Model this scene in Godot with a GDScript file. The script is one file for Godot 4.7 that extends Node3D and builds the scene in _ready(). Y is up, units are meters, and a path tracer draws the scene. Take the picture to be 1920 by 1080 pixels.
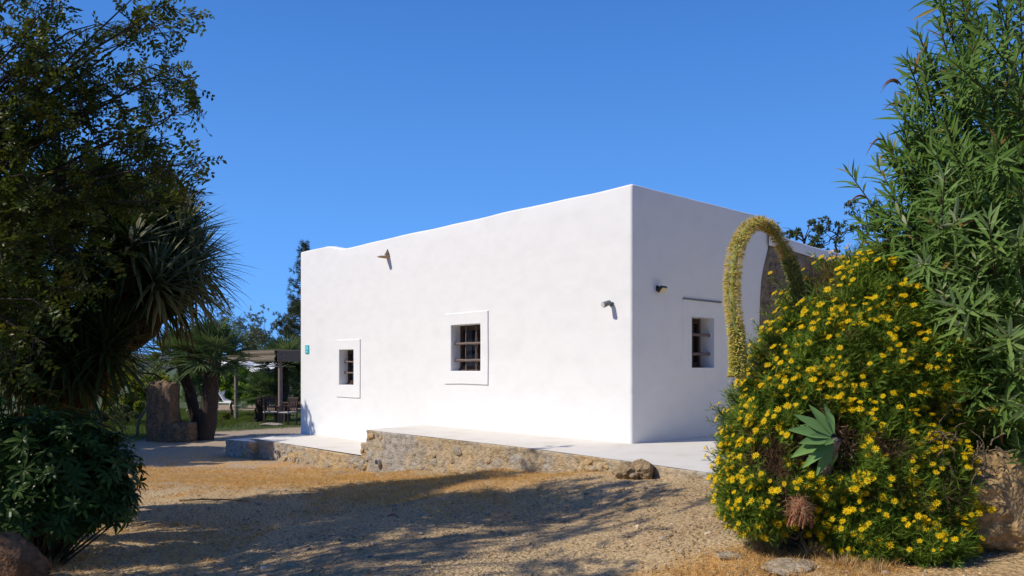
extends Node3D

# ---------------------------------------------------------------- helpers
const TURN := -47.79            # the house's front runs this many degrees off the x axis
const CORNER := Vector3(1.84, 0.0, -11.85)
var rng := RandomNumberGenerator.new()
var noise := FastNoiseLite.new()
var fine := FastNoiseLite.new()
var M := {}
var taken := {}

class MB:
	var v := PackedVector3Array()
	var c := PackedColorArray()
	var ix := PackedInt32Array()
	func p(a: Vector3, col := Color.WHITE) -> int:
		v.append(a)
		c.append(col)
		return v.size() - 1
	func t(a: int, b: int, d: int) -> void:      # counter-clockwise seen from outside
		ix.append(a)
		ix.append(d)
		ix.append(b)
	func q(a: int, b: int, d: int, e: int) -> void:
		t(a, b, d)
		t(a, d, e)
	func tube(pts: Array, radii: Array, sides := 6, col := Color.WHITE, cap := true) -> void:
		var n := pts.size()
		var side := Vector3.ZERO
		var first := v.size()
		for i in n:
			var a: Vector3 = pts[maxi(i - 1, 0)]
			var b: Vector3 = pts[mini(i + 1, n - 1)]
			var d := (b - a).normalized()
			if side == Vector3.ZERO:
				side = d.cross(Vector3.UP if absf(d.y) < 0.9 else Vector3.RIGHT).normalized()
			side = (side - d * side.dot(d)).normalized()
			var up := side.cross(d)
			for k in sides:
				var w := TAU * k / sides
				p(pts[i] + (side * cos(w) + up * sin(w)) * float(radii[i]), col)
		for i in n - 1:
			for k in sides:
				var k2 := (k + 1) % sides
				var r := first + i * sides
				q(r + k, r + sides + k, r + sides + k2, r + k2)
		if cap:
			var a0 := p(pts[0], col)
			var a1 := p(pts[n - 1], col)
			for k in sides:
				var k2 := (k + 1) % sides
				t(a0, first + k, first + k2)
				t(a1, first + (n - 1) * sides + k2, first + (n - 1) * sides + k)
	func box(at: Vector3, size: Vector3, ch := 0.0, basis := Basis.IDENTITY, col := Color.WHITE) -> void:
		# a box with chamfered edges: every corner becomes three points
		var h := size * 0.5
		ch = minf(ch, minf(h.x, minf(h.y, h.z)) * 0.6)
		var id := {}
		for sx in [-1, 1]:
			for sy in [-1, 1]:
				for sz in [-1, 1]:
					var s := Vector3(sx, sy, sz)
					for ax in 3:
						var o := Vector3(h.x - ch, h.y - ch, h.z - ch)
						o[ax] = h[ax]
						id[[sx, sy, sz, ax]] = p(at + basis * (o * s), col)
		for ax in 3:
			var b := (ax + 1) % 3
			var d := (ax + 2) % 3
			for s in [-1, 1]:
				var ring := []
				for k in [[-1, -1], [1, -1], [1, 1], [-1, 1]]:
					var key := [0, 0, 0, ax]
					key[ax] = s
					key[b] = k[0]
					key[d] = k[1]
					ring.append(id[key])
				if s < 0:
					ring.reverse()
				q(ring[0], ring[1], ring[2], ring[3])
		if ch <= 0.0:
			return
		for ax in 3:                                 # edges along ax
			var b := (ax + 1) % 3
			var d := (ax + 2) % 3
			for sb in [-1, 1]:
				for sd in [-1, 1]:
					var k0 := [0, 0, 0, b]
					k0[ax] = -1
					k0[b] = sb
					k0[d] = sd
					var k1 := k0.duplicate()
					k1[3] = d
					var k2 := k1.duplicate()
					k2[ax] = 1
					var k3 := k0.duplicate()
					k3[ax] = 1
					var fl: bool = sb * sd < 0
					if fl:
						q(id[k0], id[k3], id[k2], id[k1])
					else:
						q(id[k0], id[k1], id[k2], id[k3])
		for sx in [-1, 1]:
			for sy in [-1, 1]:
				for sz in [-1, 1]:
					var a: int = id[[sx, sy, sz, 0]]
					var b2: int = id[[sx, sy, sz, 1]]
					var d2: int = id[[sx, sy, sz, 2]]
					if sx * sy * sz > 0:
						t(a, b2, d2)
					else:
						t(a, d2, b2)
	func blade(b: Basis, at: Vector3, ln: float, wd: float, segs := 3, bend := 0.0, fold := 0.25, wide := 0.4, col := Color.WHITE, tipcol := Color.WHITE) -> void:
		# a leaf along b.y, its face along b.z; bend droops it towards -b.z; wide: where along it the leaf is widest
		var first := v.size()
		var pos := at
		var ang := 0.0
		for i in segs + 1:
			var f := float(i) / segs
			var w := wd * 0.5 * (pow(f / wide, 0.6) if f < wide else pow(maxf(0.0, (1.0 - f) / (1.0 - wide)), 0.75))
			w = maxf(w, wd * (0.10 if i == 0 else 0.02))
			var nz := b.z * cos(ang) + b.y * sin(ang)
			var cc := col.lerp(tipcol, f)
			p(pos + b.x * -w + nz * w * fold, cc)
			p(pos, cc)
			p(pos + b.x * w + nz * w * fold, cc)
			pos += (b.y * cos(ang) - b.z * sin(ang)) * ln / segs
			ang += bend / segs
		for i in segs:
			var r := first + i * 3
			q(r, r + 1, r + 4, r + 3)
			q(r + 1, r + 2, r + 5, r + 4)

func mesh_of(b: MB, smooth := false) -> ArrayMesh:
	var arr := []
	arr.resize(Mesh.ARRAY_MAX)
	arr[Mesh.ARRAY_VERTEX] = b.v
	arr[Mesh.ARRAY_INDEX] = b.ix
	arr[Mesh.ARRAY_COLOR] = b.c
	if smooth:
		var n := PackedVector3Array()
		n.resize(b.v.size())
		for i in range(0, b.ix.size(), 3):
			var a := b.ix[i]
			var d := b.ix[i + 1]
			var e := b.ix[i + 2]
			var f := (b.v[e] - b.v[a]).cross(b.v[d] - b.v[a])
			n[a] += f
			n[d] += f
			n[e] += f
		for i in n.size():
			n[i] = n[i].normalized() if n[i].length_squared() > 1e-20 else Vector3.UP
		arr[Mesh.ARRAY_NORMAL] = n
	var m := ArrayMesh.new()
	m.add_surface_from_arrays(Mesh.PRIMITIVE_TRIANGLES, arr)
	return m

func numbered(called: String) -> String:
	taken[called] = int(taken.get(called, -1)) + 1
	return called if taken[called] == 0 else "%s_%03d" % [called, taken[called]]

func put(called: String, mesh: Mesh, mat: Material, parent: Node = null) -> MeshInstance3D:
	var o := MeshInstance3D.new()
	o.mesh = mesh
	o.material_override = mat
	if parent == null:
		o.name = numbered(called)
		add_child(o)
	else:
		o.name = called
		parent.add_child(o, true)
	return o

func make(called: String, b: MB, mat: Material, parent: Node = null, smooth := false) -> MeshInstance3D:
	return put(called, mesh_of(b, smooth), mat, parent)

func thing(called: String, label: String, category: String, at := Vector3.ZERO, turn := 0.0, group := "") -> Node3D:
	var o := Node3D.new()
	o.name = numbered(called)
	add_child(o)
	o.position = at
	o.rotation_degrees.y = turn
	tag(o, label, category, group)
	return o

func tag(o: Node, label: String, category: String, group := "", kind := "") -> void:
	if label:
		o.set_meta("label", label)
	if category:
		o.set_meta("category", category)
	if group:
		o.set_meta("group", group)
	if kind:
		o.set_meta("kind", kind)

func many(called: String, mesh: Mesh, mat: Material, xf: Array, cols: PackedColorArray, parent: Node = null) -> MultiMeshInstance3D:
	var mm := MultiMesh.new()
	mm.transform_format = MultiMesh.TRANSFORM_3D
	mm.use_colors = true
	mm.mesh = mesh
	mm.instance_count = xf.size()
	var buf := PackedFloat32Array()
	buf.resize(xf.size() * 16)
	var k := 0
	for i in xf.size():
		var t: Transform3D = xf[i]
		var b := t.basis
		buf[k] = b.x.x
		buf[k + 1] = b.y.x
		buf[k + 2] = b.z.x
		buf[k + 3] = t.origin.x
		buf[k + 4] = b.x.y
		buf[k + 5] = b.y.y
		buf[k + 6] = b.z.y
		buf[k + 7] = t.origin.y
		buf[k + 8] = b.x.z
		buf[k + 9] = b.y.z
		buf[k + 10] = b.z.z
		buf[k + 11] = t.origin.z
		var c := cols[i]
		buf[k + 12] = c.r
		buf[k + 13] = c.g
		buf[k + 14] = c.b
		buf[k + 15] = 1.0
		k += 16
	mm.buffer = buf
	var o := MultiMeshInstance3D.new()
	o.multimesh = mm
	o.material_override = mat
	o.set_meta("kind", "stuff")
	if parent == null:
		o.name = numbered(called)
		add_child(o)
	else:
		o.name = called
		parent.add_child(o, true)
	return o

func rv() -> Vector3:
	var z := rng.randf_range(-1, 1)
	var a := rng.randf() * TAU
	var r := sqrt(1 - z * z)
	return Vector3(r * cos(a), z, r * sin(a))

func rr(a: float, b: float) -> float:
	return rng.randf_range(a, b)

func mixc(a: Color, b: Color, spread := 1.0) -> Color:
	var c := a.lerp(b, rng.randf())
	var k := 1.0 + rr(-0.2, 0.2) * spread
	return Color(c.r * k, c.g * k, c.b * k)

func along(dir: Vector3, face := Vector3.UP) -> Basis:     # y along dir, z as near to face as it gets
	var y := dir.normalized()
	var z := face - y * face.dot(y)
	if z.length() < 0.01:
		z = Vector3(0.3, 0.2, 1).cross(y)
	z = z.normalized()
	return Basis(y.cross(z), y, z)

func bez(a: Vector3, b: Vector3, c: Vector3, t: float) -> Vector3:
	return a.lerp(b, t).lerp(b.lerp(c, t), t)

func lin(r: float, g: float, b: float) -> Color:
	return Color(r, g, b).linear_to_srgb()

func noise_tex(size: int, freq: float, octaves: int, ramp: Array, sd := 1, cellular := false) -> ImageTexture:
	var n := FastNoiseLite.new()
	n.seed = sd
	n.noise_type = FastNoiseLite.TYPE_CELLULAR if cellular else FastNoiseLite.TYPE_SIMPLEX_SMOOTH
	n.frequency = freq
	n.fractal_type = FastNoiseLite.FRACTAL_FBM
	n.fractal_octaves = octaves
	var src := n.get_seamless_image(size, size).get_data()
	var lut := []
	for i in 256:
		var f := i / 255.0 * (ramp.size() - 1)
		var k := mini(int(f), ramp.size() - 2)
		lut.append((ramp[k] as Color).lerp(ramp[k + 1], f - k))
	var out := PackedByteArray()
	out.resize(src.size() * 3)
	for i in src.size():
		var c: Color = lut[src[i]]
		out[i * 3] = c.r8
		out[i * 3 + 1] = c.g8
		out[i * 3 + 2] = c.b8
	return ImageTexture.create_from_image(Image.create_from_data(size, size, false, Image.FORMAT_RGB8, out))

func mat(col: Color, rough := 0.8, vc := false) -> StandardMaterial3D:
	var m := StandardMaterial3D.new()
	m.albedo_color = col
	m.roughness = rough
	m.vertex_color_use_as_albedo = vc
	return m

func textured(m: StandardMaterial3D, tex: Texture2D, scale: float, bump: Texture2D = null, cm := 0.0) -> StandardMaterial3D:
	m.albedo_texture = tex
	m.uv1_triplanar = true
	m.uv1_world_triplanar = true
	m.uv1_scale = Vector3.ONE * scale
	if bump:
		m.heightmap_enabled = true
		m.heightmap_texture = bump
		m.heightmap_scale = cm
	return m

func leafmat(rough := 0.45, back := 0.5) -> StandardMaterial3D:
	var m := mat(Color.WHITE, rough, true)
	m.backlight_enabled = true
	m.backlight = lin(back, back, back * 0.6)
	m.metallic_specular = 0.25
	return m

func lump(radius: float, sub: int, rough: float, sd: int, squash := Vector3.ONE, facets := 0) -> MB:
	# a stone: a cube ball pushed about by noise, cut by a few planes
	var b := MB.new()
	var n := FastNoiseLite.new()
	n.seed = sd
	n.frequency = 0.9
	n.fractal_octaves = 4
	var r2 := RandomNumberGenerator.new()
	r2.seed = sd
	var cuts := []
	for i in facets:
		cuts.append([Vector3(r2.randf_range(-1, 1), r2.randf_range(-0.6, 1), r2.randf_range(-1, 1)).normalized(), r2.randf_range(0.62, 0.85)])
	var index := {}
	for f in 6:
		var ax := f % 3
		var s := 1.0 if f < 3 else -1.0
		var grid := []
		for i in sub + 1:
			for j in sub + 1:
				var d := Vector3.ZERO
				d[ax] = s
				d[(ax + 1) % 3] = (2.0 * i / sub - 1) * s
				d[(ax + 2) % 3] = 2.0 * j / sub - 1
				d = Vector3(tan(d.x * PI / 4), tan(d.y * PI / 4), tan(d.z * PI / 4)).normalized()
				var key := Vector3i((d * 4000.0).round())
				if not index.has(key):
					var q := d * (1.0 + rough * n.get_noise_3dv(d * 1.6) + rough * 0.35 * n.get_noise_3dv(d * 6.0 + Vector3(9, 2, 4)))
					for c in cuts:
						var over: float = q.dot(c[0]) - c[1]
						if over > 0:
							q -= c[0] * over * 0.85
					var k := 0.86 + 0.28 * (n.get_noise_3dv(d * 3.0 + Vector3(5, 5, 5)) + 0.5)
					index[key] = b.p(q * squash * radius, Color(k, k, k))
				grid.append(index[key])
		for i in sub:
			for j in sub:
				var o := i * (sub + 1) + j
				b.q(grid[o], grid[o + sub + 1], grid[o + sub + 2], grid[o + 1])
	return b

# ---------------------------------------------------------------- materials
func materials() -> void:
	var white := Color.WHITE
	var bump_soft := noise_tex(512, 0.012, 5, [Color.BLACK, Color.WHITE], 3)
	var bump_fine := noise_tex(512, 0.05, 4, [Color.BLACK, Color.WHITE], 4)
	var plaster_tone := noise_tex(512, 0.008, 5, [Color(0.965, 0.965, 0.965), Color(0.985, 0.985, 0.985), Color(1, 1, 1), Color(0.98, 0.98, 0.975)], 5)
	M.plaster = textured(mat(lin(0.80, 0.80, 0.79), 0.9), plaster_tone, 0.42, bump_soft, 0.45)
	M.slab = textured(mat(lin(0.66, 0.625, 0.56), 0.85), noise_tex(512, 0.01, 6, [Color(0.93, 0.92, 0.90), Color(0.98, 0.975, 0.965), Color(1, 1, 1), Color(0.96, 0.955, 0.945)], 6), 0.23, bump_fine, 0.12)
	var grit := noise_tex(1024, 0.035, 4, [Color(0.3, 0.28, 0.26), Color(0.8, 0.78, 0.75), Color(0.99, 0.98, 0.96), Color(1, 1, 0.98)], 7)
	var grit_bump := noise_tex(1024, 0.045, 4, [Color.BLACK, Color.WHITE], 8)
	M.ground = textured(mat(white, 0.95, true), grit, 0.55, grit_bump, 2.2)
	var rough_tone := noise_tex(512, 0.02, 5, [Color(0.45, 0.43, 0.4), Color(0.8, 0.78, 0.74), Color(1, 0.98, 0.95), Color(0.85, 0.82, 0.76)], 9)
	M.rough = textured(mat(white, 0.95, true), rough_tone, 0.9, bump_fine, 2.0)
	M.rock = textured(mat(white, 0.92, true), rough_tone, 1.1, bump_fine, 1.6)
	M.rough_grey = mat(lin(0.42, 0.40, 0.37), 0.9)
	M.pebble = mat(white, 0.9, true)
	M.wood = textured(mat(lin(0.075, 0.04, 0.024), 0.6), noise_tex(256, 0.02, 4, [Color(0.55, 0.5, 0.48), Color(1, 1, 1)], 10), 3.0)
	M.grey_wood = textured(mat(lin(0.36, 0.29, 0.235), 0.85), noise_tex(256, 0.03, 4, [Color(0.6, 0.56, 0.52), Color(1, 1, 1)], 11), 4.0, bump_fine, 0.3)
	M.ochre = textured(mat(lin(0.42, 0.385, 0.25), 0.95), plaster_tone, 0.3, bump_fine, 0.8)
	M.iron = mat(lin(0.15, 0.11, 0.09), 0.7)
	M.dark_iron = mat(lin(0.03, 0.022, 0.02), 0.6)
	M.glass = mat(lin(0.012, 0.016, 0.025), 0.08)
	M.black = mat(lin(0.02, 0.02, 0.022), 0.45)
	M.grey = mat(lin(0.17, 0.18, 0.19), 0.6)
	M.lens = mat(lin(0.75, 0.62, 0.32), 0.25)
	M.clay = textured(mat(lin(0.52, 0.38, 0.26), 0.9), rough_tone, 3.0)
	M.clay_dark = textured(mat(lin(0.16, 0.125, 0.10), 0.9), rough_tone, 3.0)
	M.plaque = mat(lin(0.01, 0.44, 0.48), 0.35)
	M.plaque_light = mat(lin(0.16, 0.62, 0.68), 0.35)
	M.print = mat(lin(0.75, 0.85, 0.86), 0.5)
	M.bark = textured(mat(white, 0.95, true), rough_tone, 2.5, bump_fine, 2.5)
	M.leaf = leafmat(0.5, 0.75)
	M.gloss_leaf = leafmat(0.35, 0.7)
	M.thick_leaf = leafmat(0.5, 0.15)
	M.petal = leafmat(0.6, 0.7)
	M.straw = leafmat(0.8, 0.5)
	M.reed = textured(mat(lin(0.40, 0.34, 0.27), 0.9), noise_tex(256, 0.06, 3, [Color(0.6, 0.56, 0.5), Color(1, 1, 1)], 12), 5.0)
	M.cloth = mat(lin(0.72, 0.71, 0.68), 0.9)
	M.blue_cloth = mat(lin(0.03, 0.045, 0.22), 0.9)
	M.hill = textured(mat(lin(0.10, 0.13, 0.10), 1.0), noise_tex(256, 0.02, 5, [Color(0.5, 0.5, 0.5), Color(1, 1, 1)], 13), 0.004)

# ---------------------------------------------------------------- the lie of the land
const LAND := [[-2.7, -14.5, 0.04], [-1.0, -12.6, 0.27], [0.3, -11.15, 0.50], [1.56, -9.46, 0.67], [2.26, -8.5, 0.78], [-6.2, -18.4, -0.1], [-4.3, -16.2, -0.04], [-10.0, -22.0, 0.0], [-8.0, -28.0, 0.0], [-14.0, -30.0, 0.0], [-20.0, -20.0, 0.0], [0.0, -25.0, -0.1], [10.0, -25.0, 0.3], [8.0, -12.5, 0.6], [5.0, -9.0, 0.78], [3.0, -6.5, 0.85], [2.0, -5.0, 0.80], [4.0, -5.0, 0.92], [6.0, -6.0, 1.0], [0.0, -5.0, 0.52], [0.0, -8.0, 0.48], [-3.0, -9.0, 0.2], [-3.0, -5.0, 0.3], [-5.0, -8.0, 0.18], [-7.0, -11.0, 0.05], [-6.0, -5.0, 0.25], [0.0, 0.0, 0.4], [3.0, 0.0, 0.7], [-6.0, 0.0, 0.3], [-10.0, -14.0, 0.0], [40.0, -40.0, 0.0], [-40.0, -40.0, 0.0], [40.0, 10.0, 0.2], [-40.0, 10.0, 0.0]]

func land(x: float, z: float) -> float:
	var s := 0.0
	var w := 0.0
	for p in LAND:
		var dx: float = x - p[0]
		var dz: float = z - p[1]
		var k := dx * dx + dz * dz + 0.6
		k = 1.0 / (k * k)
		s += k * p[2]
		w += k
	return s / w + 0.03 * noise.get_noise_2d(x * 1.2, z * 1.2)

func on_land(x: float, z: float, dy := 0.0) -> Vector3:
	return Vector3(x, land(x, z) + dy, z)

func to_house(p: Vector3) -> Vector3:
	return Basis(Vector3.UP, deg_to_rad(TURN)).inverse() * (p - CORNER)

func from_house(p: Vector3) -> Vector3:
	return Basis(Vector3.UP, deg_to_rad(TURN)) * p + CORNER

func lawn_share(x: float, z: float) -> float:         # 1 on the lawn, 0 on the gravel
	var h := to_house(Vector3(x, 0, z))
	var far := smoothstep(-16.2, -17.2, h.x + 0.5 * noise.get_noise_2d(x * 2, z * 2)) if h.z < 1.2 else 0.0
	var left := smoothstep(-10.0, -10.8, x + 0.06 * (z + 20.0) + 0.6 * noise.get_noise_2d(x * 1.5, z * 1.5)) * smoothstep(-15.0, -17.0, z)
	return maxf(far, left)

func dry_share(x: float, z: float) -> float:          # where dead grass lies thick
	var h := to_house(Vector3(x, 0, z))
	var n := noise.get_noise_2d(x * 2.6, z * 2.6) + 0.5 * noise.get_noise_2d(x * 9, z * 9)
	var edge := absf(h.z - 2.9) - 1.2 - 0.38 * maxf(0.0, -h.x - 2.5)
	var strip := smoothstep(0.9, -0.3, edge - n * 1.5) * smoothstep(2.2, -0.5, h.x) * smoothstep(-13.0, -10.0, h.x)
	var bank := smoothstep(1.4, 0.5, Vector2(x - 1.9, z + 4.7).length() - n * 0.8)
	return clampf(maxf(strip, bank), 0, 1)

func spread(lo: float, hi: float, step: float, far: float) -> PackedFloat32Array:
	var out := PackedFloat32Array()
	var s := step
	var x := lo
	var before := []
	while x > -far:
		s *= 1.35
		x -= s
		before.append(x)
	before.reverse()
	out.append_array(PackedFloat32Array(before))
	x = lo
	while x < hi:
		out.append(x)
		x += step
	s = step
	while x < far:
		out.append(x)
		s *= 1.35
		x += s
	return out

func build_ground() -> void:
	var b := MB.new()
	var xs := spread(-13.0, 9.0, 0.09, 3500.0)
	var zs := spread(-31.0, -3.2, 0.11, 3500.0)
	var gravel := Color(0.48, 0.34, 0.175)
	var pale := Color(0.59, 0.44, 0.24)
	var path := Color(0.53, 0.42, 0.30)
	var orange := Color(0.68, 0.38, 0.11)
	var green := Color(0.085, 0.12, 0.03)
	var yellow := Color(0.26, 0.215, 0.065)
	for z in zs:
		for x in xs:
			var near := x > -16 and x < 12 and z > -36 and z < 2
			var y := land(x, z) if near or (absf(x) < 60 and absf(z) < 60) else 0.0
			var c := gravel
			if near:
				y += 0.016 * fine.get_noise_2d(x * 6, z * 6) + 0.008 * fine.get_noise_2d(x * 23, z * 23)
				var n := noise.get_noise_2d(x * 1.7 + 50, z * 1.7)
				c = gravel.lerp(pale, clampf(0.5 + n * 1.3, 0, 1))
				c = c.lerp(path, smoothstep(-13.5, -16.0, z))
				c = c.lerp(orange, dry_share(x, z) * clampf(0.5 + 0.9 * fine.get_noise_2d(x * 5.0, z * 5.0 + 70.0), 0.1, 0.95))
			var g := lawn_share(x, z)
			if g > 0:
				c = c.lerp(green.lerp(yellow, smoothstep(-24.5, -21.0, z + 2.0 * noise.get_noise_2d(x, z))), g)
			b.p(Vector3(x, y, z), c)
	var w := xs.size()
	for j in zs.size() - 1:
		for i in w - 1:
			var o := j * w + i
			b.q(o, o + w, o + w + 1, o + 1)
	var g := make("ground", b, M.ground, null, true)
	tag(g, "dry gravel and dust yard with straw and a pale drive", "ground", "", "structure")

	# a far ridge
	var hb := MB.new()
	var n := 60
	for j in 13:
		for i in n + 1:
			var x := -3200.0 + 5200.0 * i / n
			var f := j / 12.0
			var ridge := 62.0 + 46.0 * noise.get_noise_2d(x * 0.006, 3.0) + 14.0 * noise.get_noise_2d(x * 0.03, 9.0)
			hb.p(Vector3(x, -4 + ridge * sin(f * PI), -1900.0 - 1400.0 * f))
	for j in 12:
		for i in n:
			var o := j * (n + 1) + i
			hb.q(o, o + 1, o + n + 2, o + n + 1)
	tag(make("hills", hb, M.hill, null, true), "low blue ridge far off behind the garden", "hill", "", "structure")

# ---------------------------------------------------------------- house
const LONG := 10.83
const DEEP := 4.05
const FLOOR := 0.84

func roof_line(x: float) -> float:       # top of the front parapet, higher over the far cross wall
	return 4.84 + 0.145 * smoothstep(-8.62, -9.55, x) + 0.005 * sin(x * 1.7) + 0.003 * sin(x * 4.1 + 1.0)

func inset_of(at: Vector3, out: Vector3, by: float) -> Vector3:
	var p := at - out * by
	if by < 0.045:
		return p
	return Vector3(clampf(p.x, -LONG + by, -by), p.y, clampf(p.z, -DEEP + by, -by))

func build_house() -> void:
	var house := thing("farmhouse", "whitewashed flat-roofed stone farmhouse with small barred windows", "house", CORNER, TURN)
	# the wall: a path round the house, each point lifted through the same rows; cells in window openings are left out
	var open_front := [[-8.83, -8.17, 1.60, 2.43], [-4.50, -3.60, 1.94, 2.835]]
	var open_side := [[1.54, 2.21, 2.0, 2.86]]
	var rows: Array = [-0.6, 0.1, 0.5]
	var cuts := [1.60, 2.43, 1.94, 2.835, 2.0, 2.86]
	var y := 0.8
	while y < 4.56:
		rows.append(y)
		y += 0.16
	rows.append_array(cuts)
	rows.sort()
	var path := []                       # [point, outward, which wall, distance along it]
	var stops := []
	var rad := 0.045
	var fx := -LONG + rad
	while fx < -rad:
		stops.append(fx)
		fx += 0.16
	stops.append(-rad)
	for o in open_front:
		stops.append(o[0])
		stops.append(o[1])
	stops.sort()
	for s in stops:
		path.append([Vector3(s, 0, 0), Vector3(0, 0, 1), 0, s])
	for k in range(1, 4):
		var a := k * PI / 8
		path.append([Vector3(-rad + rad * sin(a), 0, -rad + rad * cos(a)), Vector3(sin(a), 0, cos(a)), 9, 0.0])
	stops = []
	fx = rad
	while fx < DEEP - rad:
		stops.append(fx)
		fx += 0.16
	stops.append(DEEP - rad)
	for o in open_side:
		stops.append(o[0])
		stops.append(o[1])
	stops.sort()
	for s in stops:
		path.append([Vector3(0, 0, -s), Vector3(1, 0, 0), 1, s])
	for k in range(1, 4):
		var a := k * PI / 8
		path.append([Vector3(-rad + rad * cos(a), 0, -DEEP + rad - rad * sin(a)), Vector3(cos(a), 0, -sin(a)), 9, 0.0])
	for k in 13:
		path.append([Vector3(-rad - (LONG - 2 * rad) * k / 12.0, 0, -DEEP), Vector3(0, 0, -1), 2, 0.0])
	path.append([Vector3(-LONG, 0, -DEEP + rad), Vector3(-1, 0, 0), 3, 0.0])
	for k in range(1, 9):
		path.append([Vector3(-LONG, 0, -DEEP + rad + (DEEP - 2 * rad) * k / 8.0), Vector3(-1, 0, 0), 3, 0.0])
	for k in range(1, 4):
		var a := k * PI / 8
		path.append([Vector3(-LONG + rad - rad * cos(a), 0, -rad + rad * sin(a)), Vector3(-cos(a), 0, sin(a)), 9, 0.0])
	var b := MB.new()
	var top_rows := 9
	var per := rows.size() + top_rows + 2
	for e in path:
		var at: Vector3 = e[0]
		var out: Vector3 = e[1]
		var top := roof_line(at.x)
		for r in rows:
			var calm := 1.0
			for o in open_front + open_side:
				if r > o[2] - 0.35 and r < o[3] + 0.35:
					calm = 0.25
			var w := noise.get_noise_3d(at.x * 1.1, r * 1.1, at.z * 1.1) * 0.007 * calm + fine.get_noise_3d(at.x * 3, r * 3, at.z * 3) * 0.0018 * calm
			b.p(at + out * w + Vector3.UP * minf(r, top - 0.08))
		for k in top_rows:                # rounded shoulder, then over to the back of the parapet
			var a := PI * k / (top_rows - 1)
			var rr_ := 0.05
			var inset := 0.0 if k == 0 else (0.17 - 0.17 * cos(a))
			b.p(inset_of(at, out, inset) + Vector3.UP * (top - 0.05 + rr_ * pow(sin(a), 0.7) + 0.006 * fine.get_noise_3d(at.x * 4, k, at.z * 4)))
		b.p(inset_of(at, out, 0.345) + Vector3.UP * 4.4)
		b.p(inset_of(at, out, 0.36) + Vector3.UP * 4.35)
	var n := path.size()
	for i in n:
		var i2 := (i + 1) % n
		for j in per - 1:
			var skip := false
			if j < rows.size() - 1 and path[i][2] < 2 and path[i2][2] == path[i][2]:
				var mid: float = (path[i][3] + path[i2][3]) * 0.5
				var my: float = (rows[j] + rows[j + 1]) * 0.5
				for o in (open_front if path[i][2] == 0 else open_side):
					if mid > o[0] and mid < o[1] and my > o[2] and my < o[3]:
						skip = true
			if not skip:
				b.q(i * per + j, i2 * per + j, i2 * per + j + 1, i * per + j + 1)
	make("wall", b, M.plaster, house, true)
	var rb := MB.new()
	rb.box(Vector3(-LONG / 2, 4.3, -DEEP / 2), Vector3(LONG - 0.5, 0.2, DEEP - 0.5))
	make("roof", rb, M.plaster, house)

	window(house, Vector3(-8.50, 2.015, 0), 0.0, 0.66, 0.83, [-0.46, 0.605, -0.70, 0.645], 0.24, 0)
	window(house, Vector3(-4.05, 2.3875, 0), 0.0, 0.90, 0.895, [-0.655, 0.663, -0.705, 0.672], 0.24, 1)
	window(house, Vector3(0, 2.43, -1.875), 90.0, 0.67, 0.86, [-0.57, 0.56, -0.605, 0.70], 0.30, 2)
	# thin grey strip over the gable window
	var d := MB.new()
	d.box(Vector3(0.012, 3.145, -1.87), Vector3(0.03, 0.022, 1.13), 0.004)
	make("grey_strip", d, M.grey, house)
	# rain spout: a clay half pipe through the parapet under a little hood tile
	var sp := Node3D.new()
	sp.name = "rain_spout"
	house.add_child(sp)
	sp.position = Vector3(-6.76, 4.43, 0)
	var s := MB.new()
	for i in 8:
		var z := -0.12 + 0.36 * i / 7.0
		var wdt := 0.075 * (1.0 - 0.3 * smoothstep(0.5, 1.0, i / 7.0))
		for k in 7:
			var a := PI + PI * k / 6.0
			s.p(Vector3(cos(a) * wdt, sin(a) * wdt * 0.75 + 0.02 - 0.03 * i / 7.0, z))
		for k in 7:
			var a := TAU - PI * k / 6.0
			s.p(Vector3(cos(a) * wdt * 0.78, sin(a) * wdt * 0.75 * 0.78 + 0.02 - 0.03 * i / 7.0, z))
	for i in 7:
		for k in 14:
			s.q(i * 14 + k, i * 14 + (k + 1) % 14, i * 14 + 14 + (k + 1) % 14, i * 14 + 14 + k)
	for k in 6:
		s.q(98 + k, 98 + k + 1, 98 + 12 - k, 98 + 13 - k)
	make("pipe", s, M.clay, sp, true)
	var h := MB.new()
	for z in [-0.02, 0.045]:
		h.p(Vector3(-0.075, 0.03, z))
		h.p(Vector3(0.075, 0.03, z))
		h.p(Vector3(0.0, 0.155, z * 0.4))
	h.t(3, 4, 5)
	h.q(0, 3, 5, 2)
	h.q(4, 1, 2, 5)
	h.q(0, 1, 4, 3)
	make("hood_tile", h, M.clay_dark, sp)
	build_annex(house)

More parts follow.
